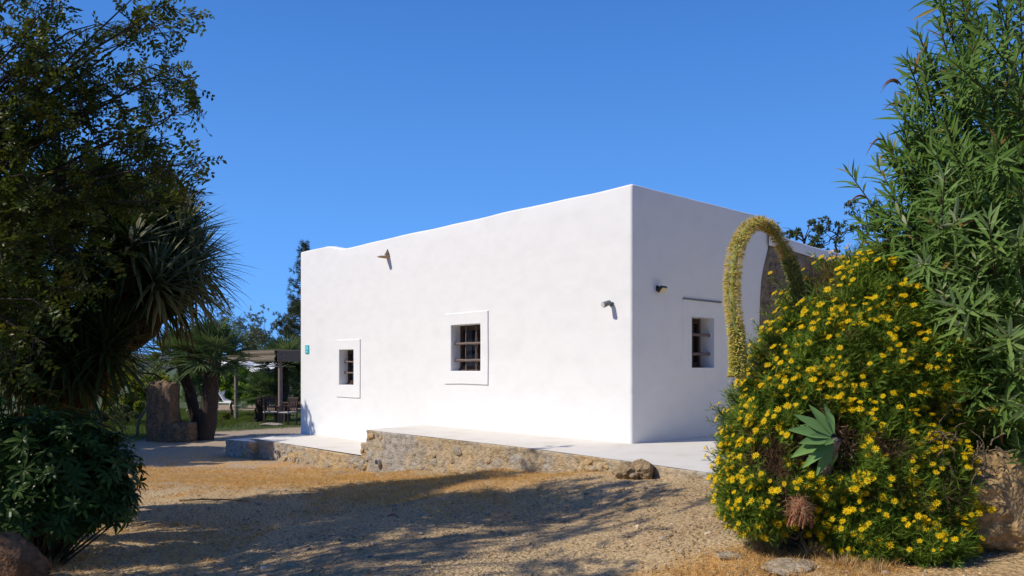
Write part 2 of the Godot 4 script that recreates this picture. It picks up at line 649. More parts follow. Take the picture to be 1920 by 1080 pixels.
func window(house: Node3D, at: Vector3, turn: float, w: float, h: float, sur: Array, deep: float, kind: int) -> void:
	var win := Node3D.new()
	win.name = "window"
	house.add_child(win, true)
	win.position = at
	win.rotation_degrees.y = turn
	win.set_meta("label", ["narrow window with two iron crossbars in a raised white surround", "square window with brown casement behind a grille of bars", "gable window with two dark bars in deep shade"][kind])
	# raised plaster surround, hand-made: outer edge not quite straight
	var b := MB.new()
	var hole := [-w / 2 + 0.004, w / 2 - 0.004, -h / 2 + 0.004, h / 2 - 0.004]
	var outer := []
	var inner := []
	var side_n := 10
	for e in 4:
		for k in side_n:
			var f := float(k) / side_n
			var o: Vector2 = [Vector2(lerpf(sur[0], sur[1], f), sur[2]), Vector2(sur[1], lerpf(sur[2], sur[3], f)), Vector2(lerpf(sur[1], sur[0], f), sur[3]), Vector2(sur[0], lerpf(sur[3], sur[2], f))][e]
			var i: Vector2 = [Vector2(lerpf(hole[0], hole[1], f), hole[2]), Vector2(hole[1], lerpf(hole[2], hole[3], f)), Vector2(lerpf(hole[1], hole[0], f), hole[3]), Vector2(hole[0], lerpf(hole[3], hole[2], f))][e]
			o += Vector2(noise.get_noise_2d(o.x * 3 + at.x * 5, o.y * 3), noise.get_noise_2d(o.y * 3, o.x * 3 + at.x)) * 0.02
			outer.append(o)
			inner.append(i)
	var n := outer.size()
	var thin := 0.012 if kind == 2 else 0.0
	for k in n:
		var o: Vector2 = outer[k]
		var i: Vector2 = inner[k]
		var d: Vector2 = (i - o).normalized()
		b.p(Vector3(o.x, o.y, -0.03))
		b.p(Vector3(o.x, o.y, 0.014 - thin))
		b.p(Vector3(o.x + d.x * 0.008, o.y + d.y * 0.008, 0.023 - thin))
		b.p(Vector3(i.x - d.x * 0.012, i.y - d.y * 0.012, 0.022 - thin))
		b.p(Vector3(i.x, i.y, 0.012))
		b.p(Vector3(i.x, i.y, -deep - 0.02))
	for k in n:
		var k2 := (k + 1) % n
		for j in 5:
			b.q(k * 6 + j, k2 * 6 + j, k2 * 6 + j + 1, k * 6 + j + 1)
	make("surround", b, M.plaster, win)
	# casement
	var fr := MB.new()
	var z := -deep
	var jamb := 0.075
	fr.box(Vector3(-w / 2 + jamb / 2, 0, z), Vector3(jamb, h - 0.004, 0.06), 0.006)
	fr.box(Vector3(w / 2 - jamb / 2, 0, z), Vector3(jamb, h - 0.004, 0.06), 0.006)
	fr.box(Vector3(0, h / 2 - 0.05, z), Vector3(w - 2 * jamb, 0.09, 0.055), 0.006)
	fr.box(Vector3(0, -h / 2 + 0.055, z), Vector3(w - 2 * jamb, 0.10, 0.055), 0.006)
	fr.box(Vector3(0.06, 0, z + 0.01), Vector3(0.085, h - 0.2, 0.05), 0.006)
	make("casement", fr, M.wood, win)
	var pane := MB.new()
	pane.box(Vector3(0, 0, z - 0.012), Vector3(w - jamb, h - 0.1, 0.006))
	make("pane", pane, M.glass, win)
	var sill := MB.new()
	sill.box(Vector3(0, -h / 2 + 0.02, z + 0.045), Vector3(w - 0.02, 0.035, 0.05), 0.006)
	make("sill", sill, M.wood, win)
	var bars: Material = M.iron
	var cross_z := -0.085 if kind != 0 else -0.13
	for yy in [0.085, -0.24] if kind == 1 else [0.13, -0.13] if kind == 0 else [0.135, -0.19]:
		var t := MB.new()
		var r := 0.026 if kind != 0 else 0.02
		var pts := []
		var rad := []
		for k in 7:
			pts.append(Vector3(-w / 2 - 0.03 + (w + 0.06) * k / 6.0, yy + 0.004 * sin(k * 2.1 + yy * 30), cross_z + 0.004 * cos(k * 1.7)))
			rad.append(r * (1.0 + 0.08 * sin(k * 3.3 + yy)))
		t.tube(pts, rad, 8)
		make("bar", t, bars, win, true)
	for xx in [-0.17, 0.145] if kind == 1 else [0.1] if kind == 0 else [-0.12, 0.12]:
		var t := MB.new()
		var pts := []
		for k in 6:
			pts.append(Vector3(xx + 0.003 * sin(k * 2.0), -h / 2 - 0.02 + (h + 0.04) * k / 5.0, cross_z - 0.05))
		t.tube(pts, [0.014, 0.0145, 0.014, 0.0145, 0.014, 0.014], 7)
		make("bar", t, bars, win, true)

func build_annex(house: Node3D) -> void:
	# lower wing of bare rubble, its ragged mortar edge lapping the white gable
	var wing := Node3D.new()
	wing.name = "rubble_wing"
	house.add_child(wing)
	wing.set_meta("label", "lower wing of bare brown rubble under a white parapet")
	var edge := [[3.70, -0.4], [3.695, 1.2], [3.70, 2.2], [3.71, 2.9], [3.735, 3.35], [3.78, 3.65], [3.86, 3.9], [3.96, 4.12], [4.04, 4.32]]
	var b := MB.new()
	for e in edge:
		for t in [e[0], 4.3, 5.0, 6.0, 7.0, 8.0, 9.0]:
			var top: float = 4.33 - 0.0325 * (t - 4.65)
			b.p(Vector3(0.024, minf(e[1], top), -t))
	for i in edge.size() - 1:
		for j in 6:
			var o := i * 7 + j
			b.q(o, o + 1, o + 8, o + 7)
	for i in edge.size():                           # the edge's thickness
		b.p(Vector3(-0.03, edge[i][1], -edge[i][0]))
	for i in edge.size() - 1:
		b.q(63 + i, i * 7, i * 7 + 7, 63 + i + 1)
	for k in b.v.size():
		b.c[k] = Color(0.27, 0.225, 0.165)
	make("mortar", b, M.rough, wing)
	var body := MB.new()
	body.box(Vector3(-1.7, 1.95, -6.55), Vector3(3.4, 4.7, 4.9))
	for k in body.v.size():
		body.c[k] = Color(0.27, 0.225, 0.165)
	make("core", body, M.rough, wing)
	var cap := MB.new()
	var prof := [Vector2(0.045, -0.23), Vector2(0.05, -0.05), Vector2(0.03, -0.012), Vector2(-0.02, 0.0), Vector2(-0.22, 0.0), Vector2(-0.28, -0.03), Vector2(-0.3, -0.2)]
	var cn := 24
	for i in cn + 1:
		var t := 3.96 + 5.0 * i / cn
		var top := 4.528 - 0.0325 * (t - 4.06) + 0.008 * sin(t * 3.0)
		for q in prof:
			cap.p(Vector3(q.x, top + q.y, -t))
	for i in cn:
		for j in 6:
			cap.q(i * 7 + j, i * 7 + 7 + j, i * 7 + 8 + j, i * 7 + j + 1)
	make("parapet", cap, M.plaster, wing, true)
	var shapes := []
	for k in 7:
		shapes.append(mesh_of(lump(1.0, 5, 0.55, 40 + k, Vector3.ONE, 6)))
	var tones := []
	for k in 6:
		var m: StandardMaterial3D = M.rock.duplicate()
		m.vertex_color_use_as_albedo = false
		m.albedo_color = [lin(0.27, 0.225, 0.17), lin(0.23, 0.195, 0.15), lin(0.32, 0.27, 0.21), lin(0.25, 0.205, 0.15), lin(0.19, 0.165, 0.14), lin(0.29, 0.235, 0.165)][k]
		tones.append(m)
	var y := 1.5
	while y < 4.26:
		var rh := rr(0.09, 0.22)
		var t := 3.62 + rr(0, 0.2)
		while t < 8.6:
			var wd := rr(0.1, 0.4)
			var lim := 3.72
			for e in edge:
				if e[1] < y + rh * 0.5 + 0.12:
					lim = maxf(lim, e[0] + 0.03)
			var seen := (t < 5.3 and y > 1.6) or y > 3.0
			if t - 0.02 > lim and seen and y + rh < 4.33 - 0.0325 * (t - 4.65):
				var o := put("stone", shapes[rng.randi() % 7], tones[rng.randi() % 6], wing)
				o.position = Vector3(0.019 + rr(-0.012, 0.012), y + rh * 0.5, -t - wd * 0.5)
				o.rotation = Vector3(rr(-0.6, 0.6), rr(-0.08, 0.08), rr(-0.08, 0.08))
				o.scale = Vector3(0.046, rh * rr(0.4, 0.62), wd * rr(0.42, 0.62))
			t += wd + 0.015
		y += rh + 0.012

func build_bounce_barn() -> void:
	# added barn, unseen on the right: bounces warm light onto the gable, blocks sky
	var root := thing("bounce_barn", "added unseen ochre barn that bounces light onto the shaded gable", "barn", Vector3(7.2, 0.3, -10.3), 60.0)
	var b := MB.new()
	b.box(Vector3(0, 2.9, 2.6), Vector3(7.4, 6.4, 5.0), 0.05)
	make("wall", b, M.ochre, root)
	b = MB.new()
	for s in [-1, 1]:
		b.p(Vector3(3.9 * s, 6.0, -0.1))
		b.p(Vector3(3.9 * s, 7.1, 2.6))
		b.p(Vector3(3.9 * s, 6.0, 5.3))
	b.q(0, 1, 4, 3)
	b.q(1, 2, 5, 4)
	b.t(0, 2, 1)
	b.t(3, 4, 5)
	b.q(0, 3, 5, 2)
	make("roof", b, M.clay, root)
	b = MB.new()
	b.box(Vector3(1.8, 1.35, 0.09), Vector3(1.6, 2.3, 0.06), 0.01)
	make("door", b, M.grey_wood, root)

# ---------------------------------------------------------------- terraces
func terrace(called: String, label: String, outline: Array, edge: Array, top: float, low: float, sd: int, stones: int) -> Node3D:
	var root := thing(called, label, "terrace", CORNER, TURN)
	var b := MB.new()
	var poly := PackedVector2Array(outline)
	var idx := Geometry2D.triangulate_polygon(poly)
	for p in poly:
		b.p(Vector3(p.x, top, p.y))
	for i in range(0, idx.size(), 3):
		var f := (poly[idx[i + 1]] - poly[idx[i]]).cross(poly[idx[i + 2]] - poly[idx[i]])
		if f < 0:
			b.t(idx[i], idx[i + 1], idx[i + 2])
		else:
			b.t(idx[i], idx[i + 2], idx[i + 1])
	make("paving", b, M.slab, root)
	# rough masonry face along the edge
	var w := MB.new()
	var step := 0.045
	var cols := []
	for i in edge.size() - 1:
		var a: Vector2 = edge[i]
		var e: Vector2 = edge[i + 1]
		var n := maxi(2, int((e - a).length() / step))
		var dir := (e - a).normalized()
		var out := Vector2(-dir.y, dir.x)
		for k in n + (1 if i == edge.size() - 2 else 0):
			cols.append([a.lerp(e, float(k) / n), out])
	for i in range(1, cols.size() - 1):              # ease the corners
		cols[i][1] = (cols[i - 1][1] + cols[i][1] + cols[i + 1][1]).normalized()
	var ny := int((top - low) / step)
	for cc in cols:
		var at: Vector2 = cc[0]
		var out: Vector2 = cc[1]
		for j in ny + 3:
			var y := top - 0.01
			var push := -0.03
			if j > 0:
				y = top - 0.004 if j == 1 else top - (j - 2) * (top - low) / ny - 0.02
				push = 0.012 if j == 1 else 0.02
				var q := Vector3(at.x, y, at.y + sd * 7.0)
				var lumpy := noise.get_noise_3dv(q * 5.0) * 0.036 + fine.get_noise_3dv(q * 9.0) * 0.026 + fine.get_noise_3dv(q * 26.0) * 0.018
				push += lumpy * (0.25 if j == 1 else 1.0) * smoothstep(-0.06, 0.06, top - y + 0.05)
				y += fine.get_noise_3dv(q * 4.0) * 0.012 if j == 1 else 0.0
			var q2 := Vector3(at.x, y, at.y)
			var k := clampf(0.5 + noise.get_noise_3dv(q2 * 2.3) * 0.9 + fine.get_noise_3dv(q2 * 7.0) * 0.7, 0, 1)
			var col := Color(0.40, 0.375, 0.335).lerp(Color(0.54, 0.41, 0.24), k)
			if noise.get_noise_3dv(q2 * 3.1 + Vector3(40, 0, 0)) > 0.28:
				col = col.lerp(Color(0.42, 0.415, 0.41), 0.7)
			w.p(Vector3(at.x + out.x * push, y, at.y + out.y * push), col)
	var per := ny + 3
	for i in cols.size() - 1:
		for j in per - 1:
			w.q(i * per + j, i * per + j + 1, i * per + per + j + 1, i * per + per + j)
	make("retaining_wall", w, M.rough, root, true)
	var shapes := []
	for k in 5:
		shapes.append(mesh_of(lump(1.0, 4, 0.35, 70 + k + sd, Vector3.ONE, 3), true))
	for k in stones:
		var cc: Array = cols[rng.randi_range(6, cols.size() - 7)]
		var at: Vector2 = cc[0]
		var out: Vector2 = cc[1]
		var g := from_house(Vector3(at.x, 0, at.y))
		var base := land(g.x, g.z)
		if top - base < 0.16:
			continue
		var y := rr(base + 0.02, top - 0.10)
		var m: StandardMaterial3D = M["face_stone_%d" % (k % 4)]
		var o := put("stone", shapes[k % 5], m, root)
		o.position = Vector3(at.x + out.x * 0.006, y, at.y + out.y * 0.006)
		o.rotation = Vector3(0, atan2(out.x, out.y), rr(-0.6, 0.6))
		var s := rr(0.04, 0.15)
		o.scale = Vector3(s * rr(1.0, 1.5), minf(s * 0.7, (top - base) * 0.3), 0.032)
	return root

func build_terraces() -> void:
	for k in 4:
		var m: StandardMaterial3D = M.rock.duplicate()
		m.vertex_color_use_as_albedo = false
		m.albedo_color = [lin(0.50, 0.40, 0.26), lin(0.42, 0.40, 0.36), lin(0.54, 0.40, 0.22), lin(0.40, 0.36, 0.30)][k]
		M["face_stone_%d" % k] = m
	var up := [Vector2(-5.40, -0.3), Vector2(-5.04, 1.58), Vector2(-0.5, 1.61), Vector2(1.6, 1.81), Vector2(2.76, 1.94), Vector2(3.7, 2.0), Vector2(3.7, -5.6), Vector2(-0.4, -5.6)]
	var t := terrace("upper_terrace", "pale concrete terrace on a rough stone retaining wall along the house", up, [up[0], up[1], up[2], up[3], up[4], up[5], up[6]], FLOOR, -0.35, 1, 120)
	drain(t, Vector3(-4.56, 0.28, 1.60), 0.07)
	t = terrace("lower_terrace", "lower concrete terrace with a dark vent hole at the far end of the house", [Vector2(-10.80, -0.3), Vector2(-10.22, 1.56), Vector2(-4.8, 1.50), Vector2(-4.8, -0.3)], [Vector2(-10.80, -0.3), Vector2(-10.22, 1.56), Vector2(-5.3, 1.58), Vector2(-4.8, 1.48)], 0.33, -0.6, 2, 60)
	drain(t, Vector3(-8.75, 0.13, 1.575), 0.065)
	terrace("terrace_step", "short concrete step block at the end of the lower terrace", [Vector2(-10.96, -0.3), Vector2(-10.74, 1.97), Vector2(-9.8, 1.74), Vector2(-9.8, -0.3)], [Vector2(-10.96, -0.3), Vector2(-10.74, 1.97), Vector2(-9.8, 1.74), Vector2(-9.8, 1.2)], 0.29, -0.5, 3, 5)
	terrace("stair_step", "single rough step between the lower and the upper terrace", [Vector2(-5.33, -0.2), Vector2(-5.27, 1.54), Vector2(-4.8, 1.52), Vector2(-4.8, -0.2)], [Vector2(-5.33, -0.2), Vector2(-5.27, 1.54), Vector2(-4.8, 1.52)], 0.585, -0.4, 4, 3)

func drain(t: Node3D, at: Vector3, r: float) -> void:
	var b := MB.new()
	var n := 14
	for k in n:
		var a := TAU * k / n
		var d := Vector3(cos(a), sin(a), 0)
		b.p(at + d * r + Vector3(0, 0, -0.2))
		b.p(at + d * r + Vector3(0, 0, 0.085))
		b.p(at + d * r * 0.8 + Vector3(0, 0, 0.085))
		b.p(at + d * r * 0.8 + Vector3(0, 0, -0.1))
	for k in n:
		var k2 := (k + 1) % n
		for j in 3:
			b.q(k * 4 + j, k2 * 4 + j, k2 * 4 + j + 1, k * 4 + j + 1)
	make("drain_pipe", b, M.rough_grey, t)
	var d := MB.new()
	var c := d.p(at + Vector3(0, 0, 0.03))
	for k in n:
		d.p(at + Vector3(cos(TAU * k / n), sin(TAU * k / n), 0) * r * 0.9 + Vector3(0, 0, 0.03))
	for k in n:
		d.t(c, 1 + k, 1 + (k + 1) % n)
	make("shade_disc", d, M.black, t)  # black disc stands in for the shade inside the pipe

# ---------------------------------------------------------------- leaf shapes
func leaf_mesh(ln: float, wd: float, segs: int, bend: float, fold: float, wide: float) -> ArrayMesh:
	var b := MB.new()
	b.blade(Basis.IDENTITY, Vector3.ZERO, ln, wd, segs, bend, fold, wide)
	return mesh_of(b)

func pinnate(pairs: int, ln: float, leaflet: float, wd: float, sd: int) -> ArrayMesh:
	var r := RandomNumberGenerator.new()
	r.seed = sd
	var b := MB.new()
	b.tube([Vector3.ZERO, Vector3(0, ln * 0.5, 0.008), Vector3(0, ln, -0.01)], [0.0022, 0.0018, 0.001], 3, Color(0.55, 0.4, 0.3), false)
	for i in pairs:
		var y := ln * (0.22 + 0.74 * i / maxf(1.0, pairs - 1.0))
		for s in [-1.0, 1.0]:
			var d := Vector3(s, r.randf_range(0.15, 0.6), r.randf_range(-0.35, 0.35)).normalized()
			var k := r.randf_range(0.75, 1.2)
			b.blade(along(d, Vector3(r.randf_range(-0.6, 0.6), r.randf_range(-0.6, 0.6), 1)), Vector3(0, y + r.randf_range(-0.008, 0.008), 0), leaflet * r.randf_range(0.75, 1.15), wd * r.randf_range(0.8, 1.15), 2, r.randf_range(-0.4, 0.5), 0.15, 0.55, Color(k, k, k), Color(k, k, k))
	return mesh_of(b)

func whorl(n: int, ln: float, wd: float, rise: float, bend: float, sd: int, segs := 2) -> ArrayMesh:
	var r := RandomNumberGenerator.new()
	r.seed = sd
	var b := MB.new()
	for i in n:
		var a := TAU * (i + r.randf_range(-0.25, 0.25)) / n
		var up := rise + r.randf_range(-0.25, 0.25)
		var d := Vector3(cos(a), up, sin(a)).normalized()
		var k := r.randf_range(0.75, 1.2)
		b.blade(along(d, Vector3.UP), d * ln * 0.06, ln * r.randf_range(0.75, 1.12), wd * r.randf_range(0.8, 1.15), segs, bend + r.randf_range(-0.2, 0.2), 0.25, 0.5, Color(k, k, k), Color(k, k, k))
	return mesh_of(b)

func feather_sprig(sd: int) -> ArrayMesh:           # the shrub's finely cut leaves round a shoot tip
	var r := RandomNumberGenerator.new()
	r.seed = sd
	var b := MB.new()
	b.tube([Vector3(0, -0.07, 0), Vector3(0.004, 0, 0), Vector3(0, 0.03, 0.003)], [0.0026, 0.0022, 0.0012], 3, Color(0.9, 0.8, 0.5), false)
	for i in 11:
		var a := i * 2.4 + r.randf_range(-0.3, 0.3)
		var f := i / 10.0
		var d := Vector3(cos(a), 0.25 + 1.3 * f, sin(a)).normalized()
		var at := Vector3(0, -0.045 + 0.075 * f, 0)
		var ln := r.randf_range(0.042, 0.062)
		var k := r.randf_range(0.7, 1.25)
		var c := Color(k, k, k * 0.9)
		b.blade(along(d), at, ln, 0.006, 2, 0.4, 0.2, 0.5, c, c)
		for s in [-1.0, 1.0]:
			for t in [0.45, 0.65]:
				var side: Vector3 = along(d).x * s
				b.blade(along((d + side * 0.75).normalized()), at + d * ln * t, ln * 0.42, 0.005, 1, 0.0, 0.2, 0.5, c, c)
	return mesh_of(b)

func daisy(sd: int) -> ArrayMesh:
	var r := RandomNumberGenerator.new()
	r.seed = sd
	var b := MB.new()
	var n := 10 + sd % 4
	for i in n:
		var a := TAU * (i + r.randf_range(-0.15, 0.15)) / n
		var d := Vector3(cos(a), r.randf_range(0.0, 0.32), sin(a)).normalized()
		var k := r.randf_range(0.88, 1.08)
		b.blade(along(d), d * 0.006, r.randf_range(0.021, 0.026), 0.0085, 2, r.randf_range(0.1, 0.6), -0.12, 0.6, Color(0.84 * k, 0.56 * k, 0.006), Color(0.9 * k, 0.66 * k, 0.01))
	var c := b.p(Vector3(0, 0.0075, 0), Color(0.85, 0.5, 0.005))
	for ring in 2:
		for i in 8:
			var a := TAU * i / 8
			var rad: float = [0.005, 0.0085][ring]
			b.p(Vector3(cos(a) * rad, [0.006, 0.001][ring], sin(a) * rad), Color(0.82, 0.44, 0.005))
	for i in 8:
		var j := (i + 1) % 8
		b.t(c, c + 1 + j, c + 1 + i)
		b.q(c + 1 + i, c + 1 + j, c + 9 + j, c + 9 + i)
	b.tube([Vector3(0, 0, 0), Vector3(0.006, -0.05, 0.004), Vector3(0.016, -0.10, 0.0)], [0.0018, 0.0015, 0.0015], 3, Color(0.10, 0.13, 0.02), false)
	return mesh_of(b)

func frond(n: int, stalk: float, ln: float, sd: int) -> ArrayMesh:      # a fan palm's leaf, its stalk along y
	var r := RandomNumberGenerator.new()
	r.seed = sd
	var b := MB.new()
	b.tube([Vector3.ZERO, Vector3(0, stalk * 0.5, 0.02), Vector3(0, stalk, 0)], [0.013, 0.009, 0.008], 4, Color(0.9, 0.95, 0.7), false)
	for i in n:
		var a := lerpf(-1.95, 1.95, i / (n - 1.0))
		var d := Vector3(sin(a), cos(a), 0.22 * absf(sin(a)) + r.randf_range(-0.06, 0.06)).normalized()
		var k := r.randf_range(0.75, 1.15)
		b.blade(along(d, Vector3(0, 0, 1)), Vector3(0, stalk, 0) + d * 0.02, ln * r.randf_range(0.85, 1.1) * (1.0 - 0.18 * absf(a) / 1.95), 0.036, 3, r.randf_range(0.1, 0.6), 0.5, 0.35, Color(k, k, k), Color(k * 1.1, k * 1.1, k))
	return mesh_of(b)

# ---------------------------------------------------------------- trees
func wander(a: Vector3, b: Vector3, n: int, wob: float, sag := 0.0) -> Array:
	var out := []
	for i in n + 1:
		var f := float(i) / n
		out.append(a.lerp(b, f) + Vector3(noise.get_noise_3d(a.x * 9 + f * 60, b.y * 9, 1), noise.get_noise_3d(a.y * 9 + f * 60, b.z * 9, 2), noise.get_noise_3d(a.z * 9 + f * 60, b.x * 9, 3)) * wob * sin(f * PI) - Vector3(0, sag * sin(f * PI), 0))
	return out

func taper(n: int, a: float, b: float) -> Array:
	var out := []
	for i in n + 1:
		out.append(lerpf(a, b, float(i) / n))
	return out

func tree(called: String, label: String, category: String, base: Vector3, trunk_h: float, girth: float, blobs: Array, leaf: Array, count: int, size: float, ca: Color, cb: Color, bark: Color, group := "", holes := -0.1, lm: Material = null) -> Node3D:
	# blobs: [centre above base, radii]; leaves fill them in clumps with gaps between
	var root := thing(called, label, category, base, 0.0, group)
	var b := MB.new()
	var fork := Vector3(rr(-0.1, 0.1), trunk_h, rr(-0.1, 0.1))
	b.tube(wander(Vector3(0, -0.3, 0), fork, 6, girth * 1.5), taper(6, girth * 1.25, girth * 0.75), 9, bark)
	var clumps := []
	for bl in blobs:
		var c: Vector3 = bl[0]
		var r: Vector3 = bl[1]
		b.tube(wander(fork, c, 6, 0.4), taper(6, girth * 0.5, girth * 0.14), 6, bark)
		var n := int(6 + 7 * r.x * r.y)
		for k in n:
			var d := rv() * pow(rng.randf(), 0.45)
			var e := c + d * r
			b.tube(wander(c.lerp(fork, 0.15 * rng.randf()), e, 4, 0.25), taper(4, girth * 0.13, girth * 0.03), 4, bark)
			clumps.append([e, minf(r.x, r.y) * rr(0.22, 0.45)])
	make("trunk", b, M.bark, root, true)
	var sets := []
	var cols := []
	for k in leaf.size():
		sets.append([])
		cols.append(PackedColorArray())
	for k in count:
		var cl: Array = clumps[rng.randi() % clumps.size()]
		var d := rv() * pow(rng.randf(), 0.4)
		var at: Vector3 = cl[0] + d * cl[1]
		if noise.get_noise_3dv(at * 5.0 + base) < holes:
			continue
		var dir := (d + rv() * 0.8 + Vector3(0, 0.2, 0)).normalized()
		var w := k % leaf.size()
		sets[w].append(Transform3D(along(dir, Vector3.UP + rv() * 0.6).scaled(Vector3.ONE * size * rr(0.7, 1.25)), at))
		cols[w].append(mixc(ca, cb))
	for k in leaf.size():
		many("crown", leaf[k], M.leaf if lm == null else lm, sets[k], cols[k], root)
	return root

const NEAR_ENDS := [Vector3(-3.476, 5.464, -7.200), Vector3(-3.119, 5.271, -7.000), Vector3(-3.458, 5.315, -7.400), Vector3(-3.719, 5.247, -7.600), Vector3(-3.119, 4.789, -7.200), Vector3(-3.512, 4.828, -7.600), Vector3(-3.648, 5.103, -7.900), Vector3(-3.010, 4.292, -7.000), Vector3(-3.336, 4.289, -7.300), Vector3(-2.885, 3.798, -6.900), Vector3(-3.298, 3.962, -7.300), Vector3(-2.989, 3.496, -7.000), Vector3(-3.504, 3.757, -7.500), Vector3(-3.655, 4.150, -7.800), Vector3(-3.970, 4.646, -8.000), Vector3(-3.981, 4.986, -7.600), Vector3(-3.978, 5.315, -7.400), Vector3(-4.052, 4.895, -7.000), Vector3(-4.003, 5.048, -6.600), Vector3(-4.019, 4.481, -7.200), Vector3(-4.030, 4.015, -6.800), Vector3(-4.058, 4.338, -6.400), Vector3(-3.825, 3.836, -7.400), Vector3(-3.899, 3.522, -6.900), Vector3(-4.139, 3.637, -6.600), Vector3(-5.053, 5.279, -7.800), Vector3(-4.146, 3.059, -6.400), Vector3(-4.017, 3.154, -6.700), Vector3(-3.908, 2.564, -6.300), Vector3(-3.775, 2.682, -6.600), Vector3(-3.757, 3.046, -6.900), Vector3(-4.017, 2.128, -6.200), Vector3(-3.793, 2.176, -6.400), Vector3(-4.535, 2.820, -7.000), Vector3(-4.284, 6.131, -7.400), Vector3(-3.722, 5.515, -6.000), Vector3(-5.512, 6.038, -9.300), Vector3(-4.896, 6.300, -9.600)]
const HIGH_ENDS := [Vector3(-7.34, 5.74, -6.73), Vector3(-6.84, 7.52, -6.42), Vector3(-7.92, 5.36, -6.41), Vector3(-7.94, 5.70, -8.72), Vector3(-4.90, 4.99, -5.95), Vector3(-6.01, 4.74, -6.99), Vector3(-5.91, 5.07, -7.87), Vector3(-5.23, 4.15, -6.42), Vector3(-7.05, 6.58, -6.04), Vector3(-4.86, 5.26, -6.61), Vector3(-7.34, 4.51, -9.46), Vector3(-6.82, 7.22, -6.59), Vector3(-3.95, 6.34, -6.19), Vector3(-7.12, 6.72, -6.92), Vector3(-7.30, 5.00, -7.62), Vector3(-7.18, 4.36, -7.89), Vector3(-5.07, 7.07, -5.92), Vector3(-7.18, 4.61, -9.26), Vector3(-7.59, 4.83, -8.49), Vector3(-5.30, 4.84, -7.24), Vector3(-7.17, 5.00, -7.97), Vector3(-6.65, 4.90, -6.35), Vector3(-6.29, 6.30, -6.98), Vector3(-7.22, 6.88, -6.18), Vector3(-4.22, 6.25, -6.33), Vector3(-5.28, 5.88, -5.88), Vector3(-6.46, 3.67, -7.41), Vector3(-6.15, 3.77, -6.91), Vector3(-5.44, 5.19, -6.40), Vector3(-5.97, 5.62, -7.18), Vector3(-5.76, 5.96, -5.98), Vector3(-7.83, 5.87, -8.04), Vector3(-7.41, 6.96, -7.13), Vector3(-7.15, 7.31, -6.18), Vector3(-5.36, 6.92, -5.89), Vector3(-4.35, 5.62, -6.00), Vector3(-5.71, 6.80, -4.99), Vector3(-5.36, 7.46, -5.35), Vector3(-4.67, 7.04, -6.30), Vector3(-3.96, 6.04, -6.51), Vector3(-4.42, 6.08, -6.15), Vector3(-4.41, 6.68, -5.08), Vector3(-3.82, 6.06, -5.98), Vector3(-6.04, 7.51, -6.53)]
const ROAD_ENDS := [Vector3(-6.57, 4.32, -4.00), Vector3(-5.71, 4.25, -4.87), Vector3(-6.12, 6.34, -3.21), Vector3(-6.30, 5.04, -5.53), Vector3(-5.06, 6.39, -4.99), Vector3(-5.23, 5.77, -4.37), Vector3(-6.91, 5.98, -3.63), Vector3(-6.70, 7.46, -3.55), Vector3(-6.83, 4.59, -4.19), Vector3(-5.26, 5.54, -5.51), Vector3(-3.49, 5.22, -5.34), Vector3(-4.88, 4.12, -4.58), Vector3(-5.16, 5.56, -5.61), Vector3(-6.67, 4.19, -4.62), Vector3(-3.30, 4.54, -3.91), Vector3(-6.80, 7.51, -3.76), Vector3(-5.41, 5.80, -3.72), Vector3(-4.44, 5.87, -4.81), Vector3(-3.65, 4.74, -4.65), Vector3(-3.70, 4.25, -4.81), Vector3(-6.78, 7.25, -5.06), Vector3(-7.14, 5.14, -5.12), Vector3(-5.64, 4.09, -6.19), Vector3(-7.53, 7.48, -4.37), Vector3(-4.03, 4.79, -3.58), Vector3(-5.37, 6.55, -3.52), Vector3(-5.39, 7.20, -4.77), Vector3(-6.43, 5.00, -5.08), Vector3(-4.02, 4.23, -5.06), Vector3(-4.21, 5.26, -4.04), Vector3(-3.44, 4.56, -4.17), Vector3(-4.80, 4.22, -5.73), Vector3(-6.89, 5.13, -4.48), Vector3(-3.35, 4.63, -3.70), Vector3(-3.51, 5.76, -5.78), Vector3(-3.94, 6.21, -5.35), Vector3(-7.26, 6.69, -5.22), Vector3(-5.99, 3.43, -4.39), Vector3(-4.20, 4.93, -4.63), Vector3(-4.27, 3.79, -5.53), Vector3(-5.45, 6.57, -3.53), Vector3(-4.57, 6.13, -5.54), Vector3(-5.30, 5.32, -6.22), Vector3(-6.61, 6.68, -3.90)]

func build_near_tree() -> void:
	# carobs over the drive: long limbs reaching out, twigs hung with pinnate leaves
	carob(on_land(-7.1, -7.7), "old carob tree with long leafy limbs reaching over the drive", 2.3, NEAR_ENDS, 6, -0.25)
	carob(on_land(-8.3, -9.4), "taller carob tree growing close behind the old one", 3.2, HIGH_ENDS, 5, -0.02)
	carob(on_land(-8.6, -4.6), "leafy carob tree standing out over the near end of the drive", 3.0, ROAD_ENDS, 5, 0.0)

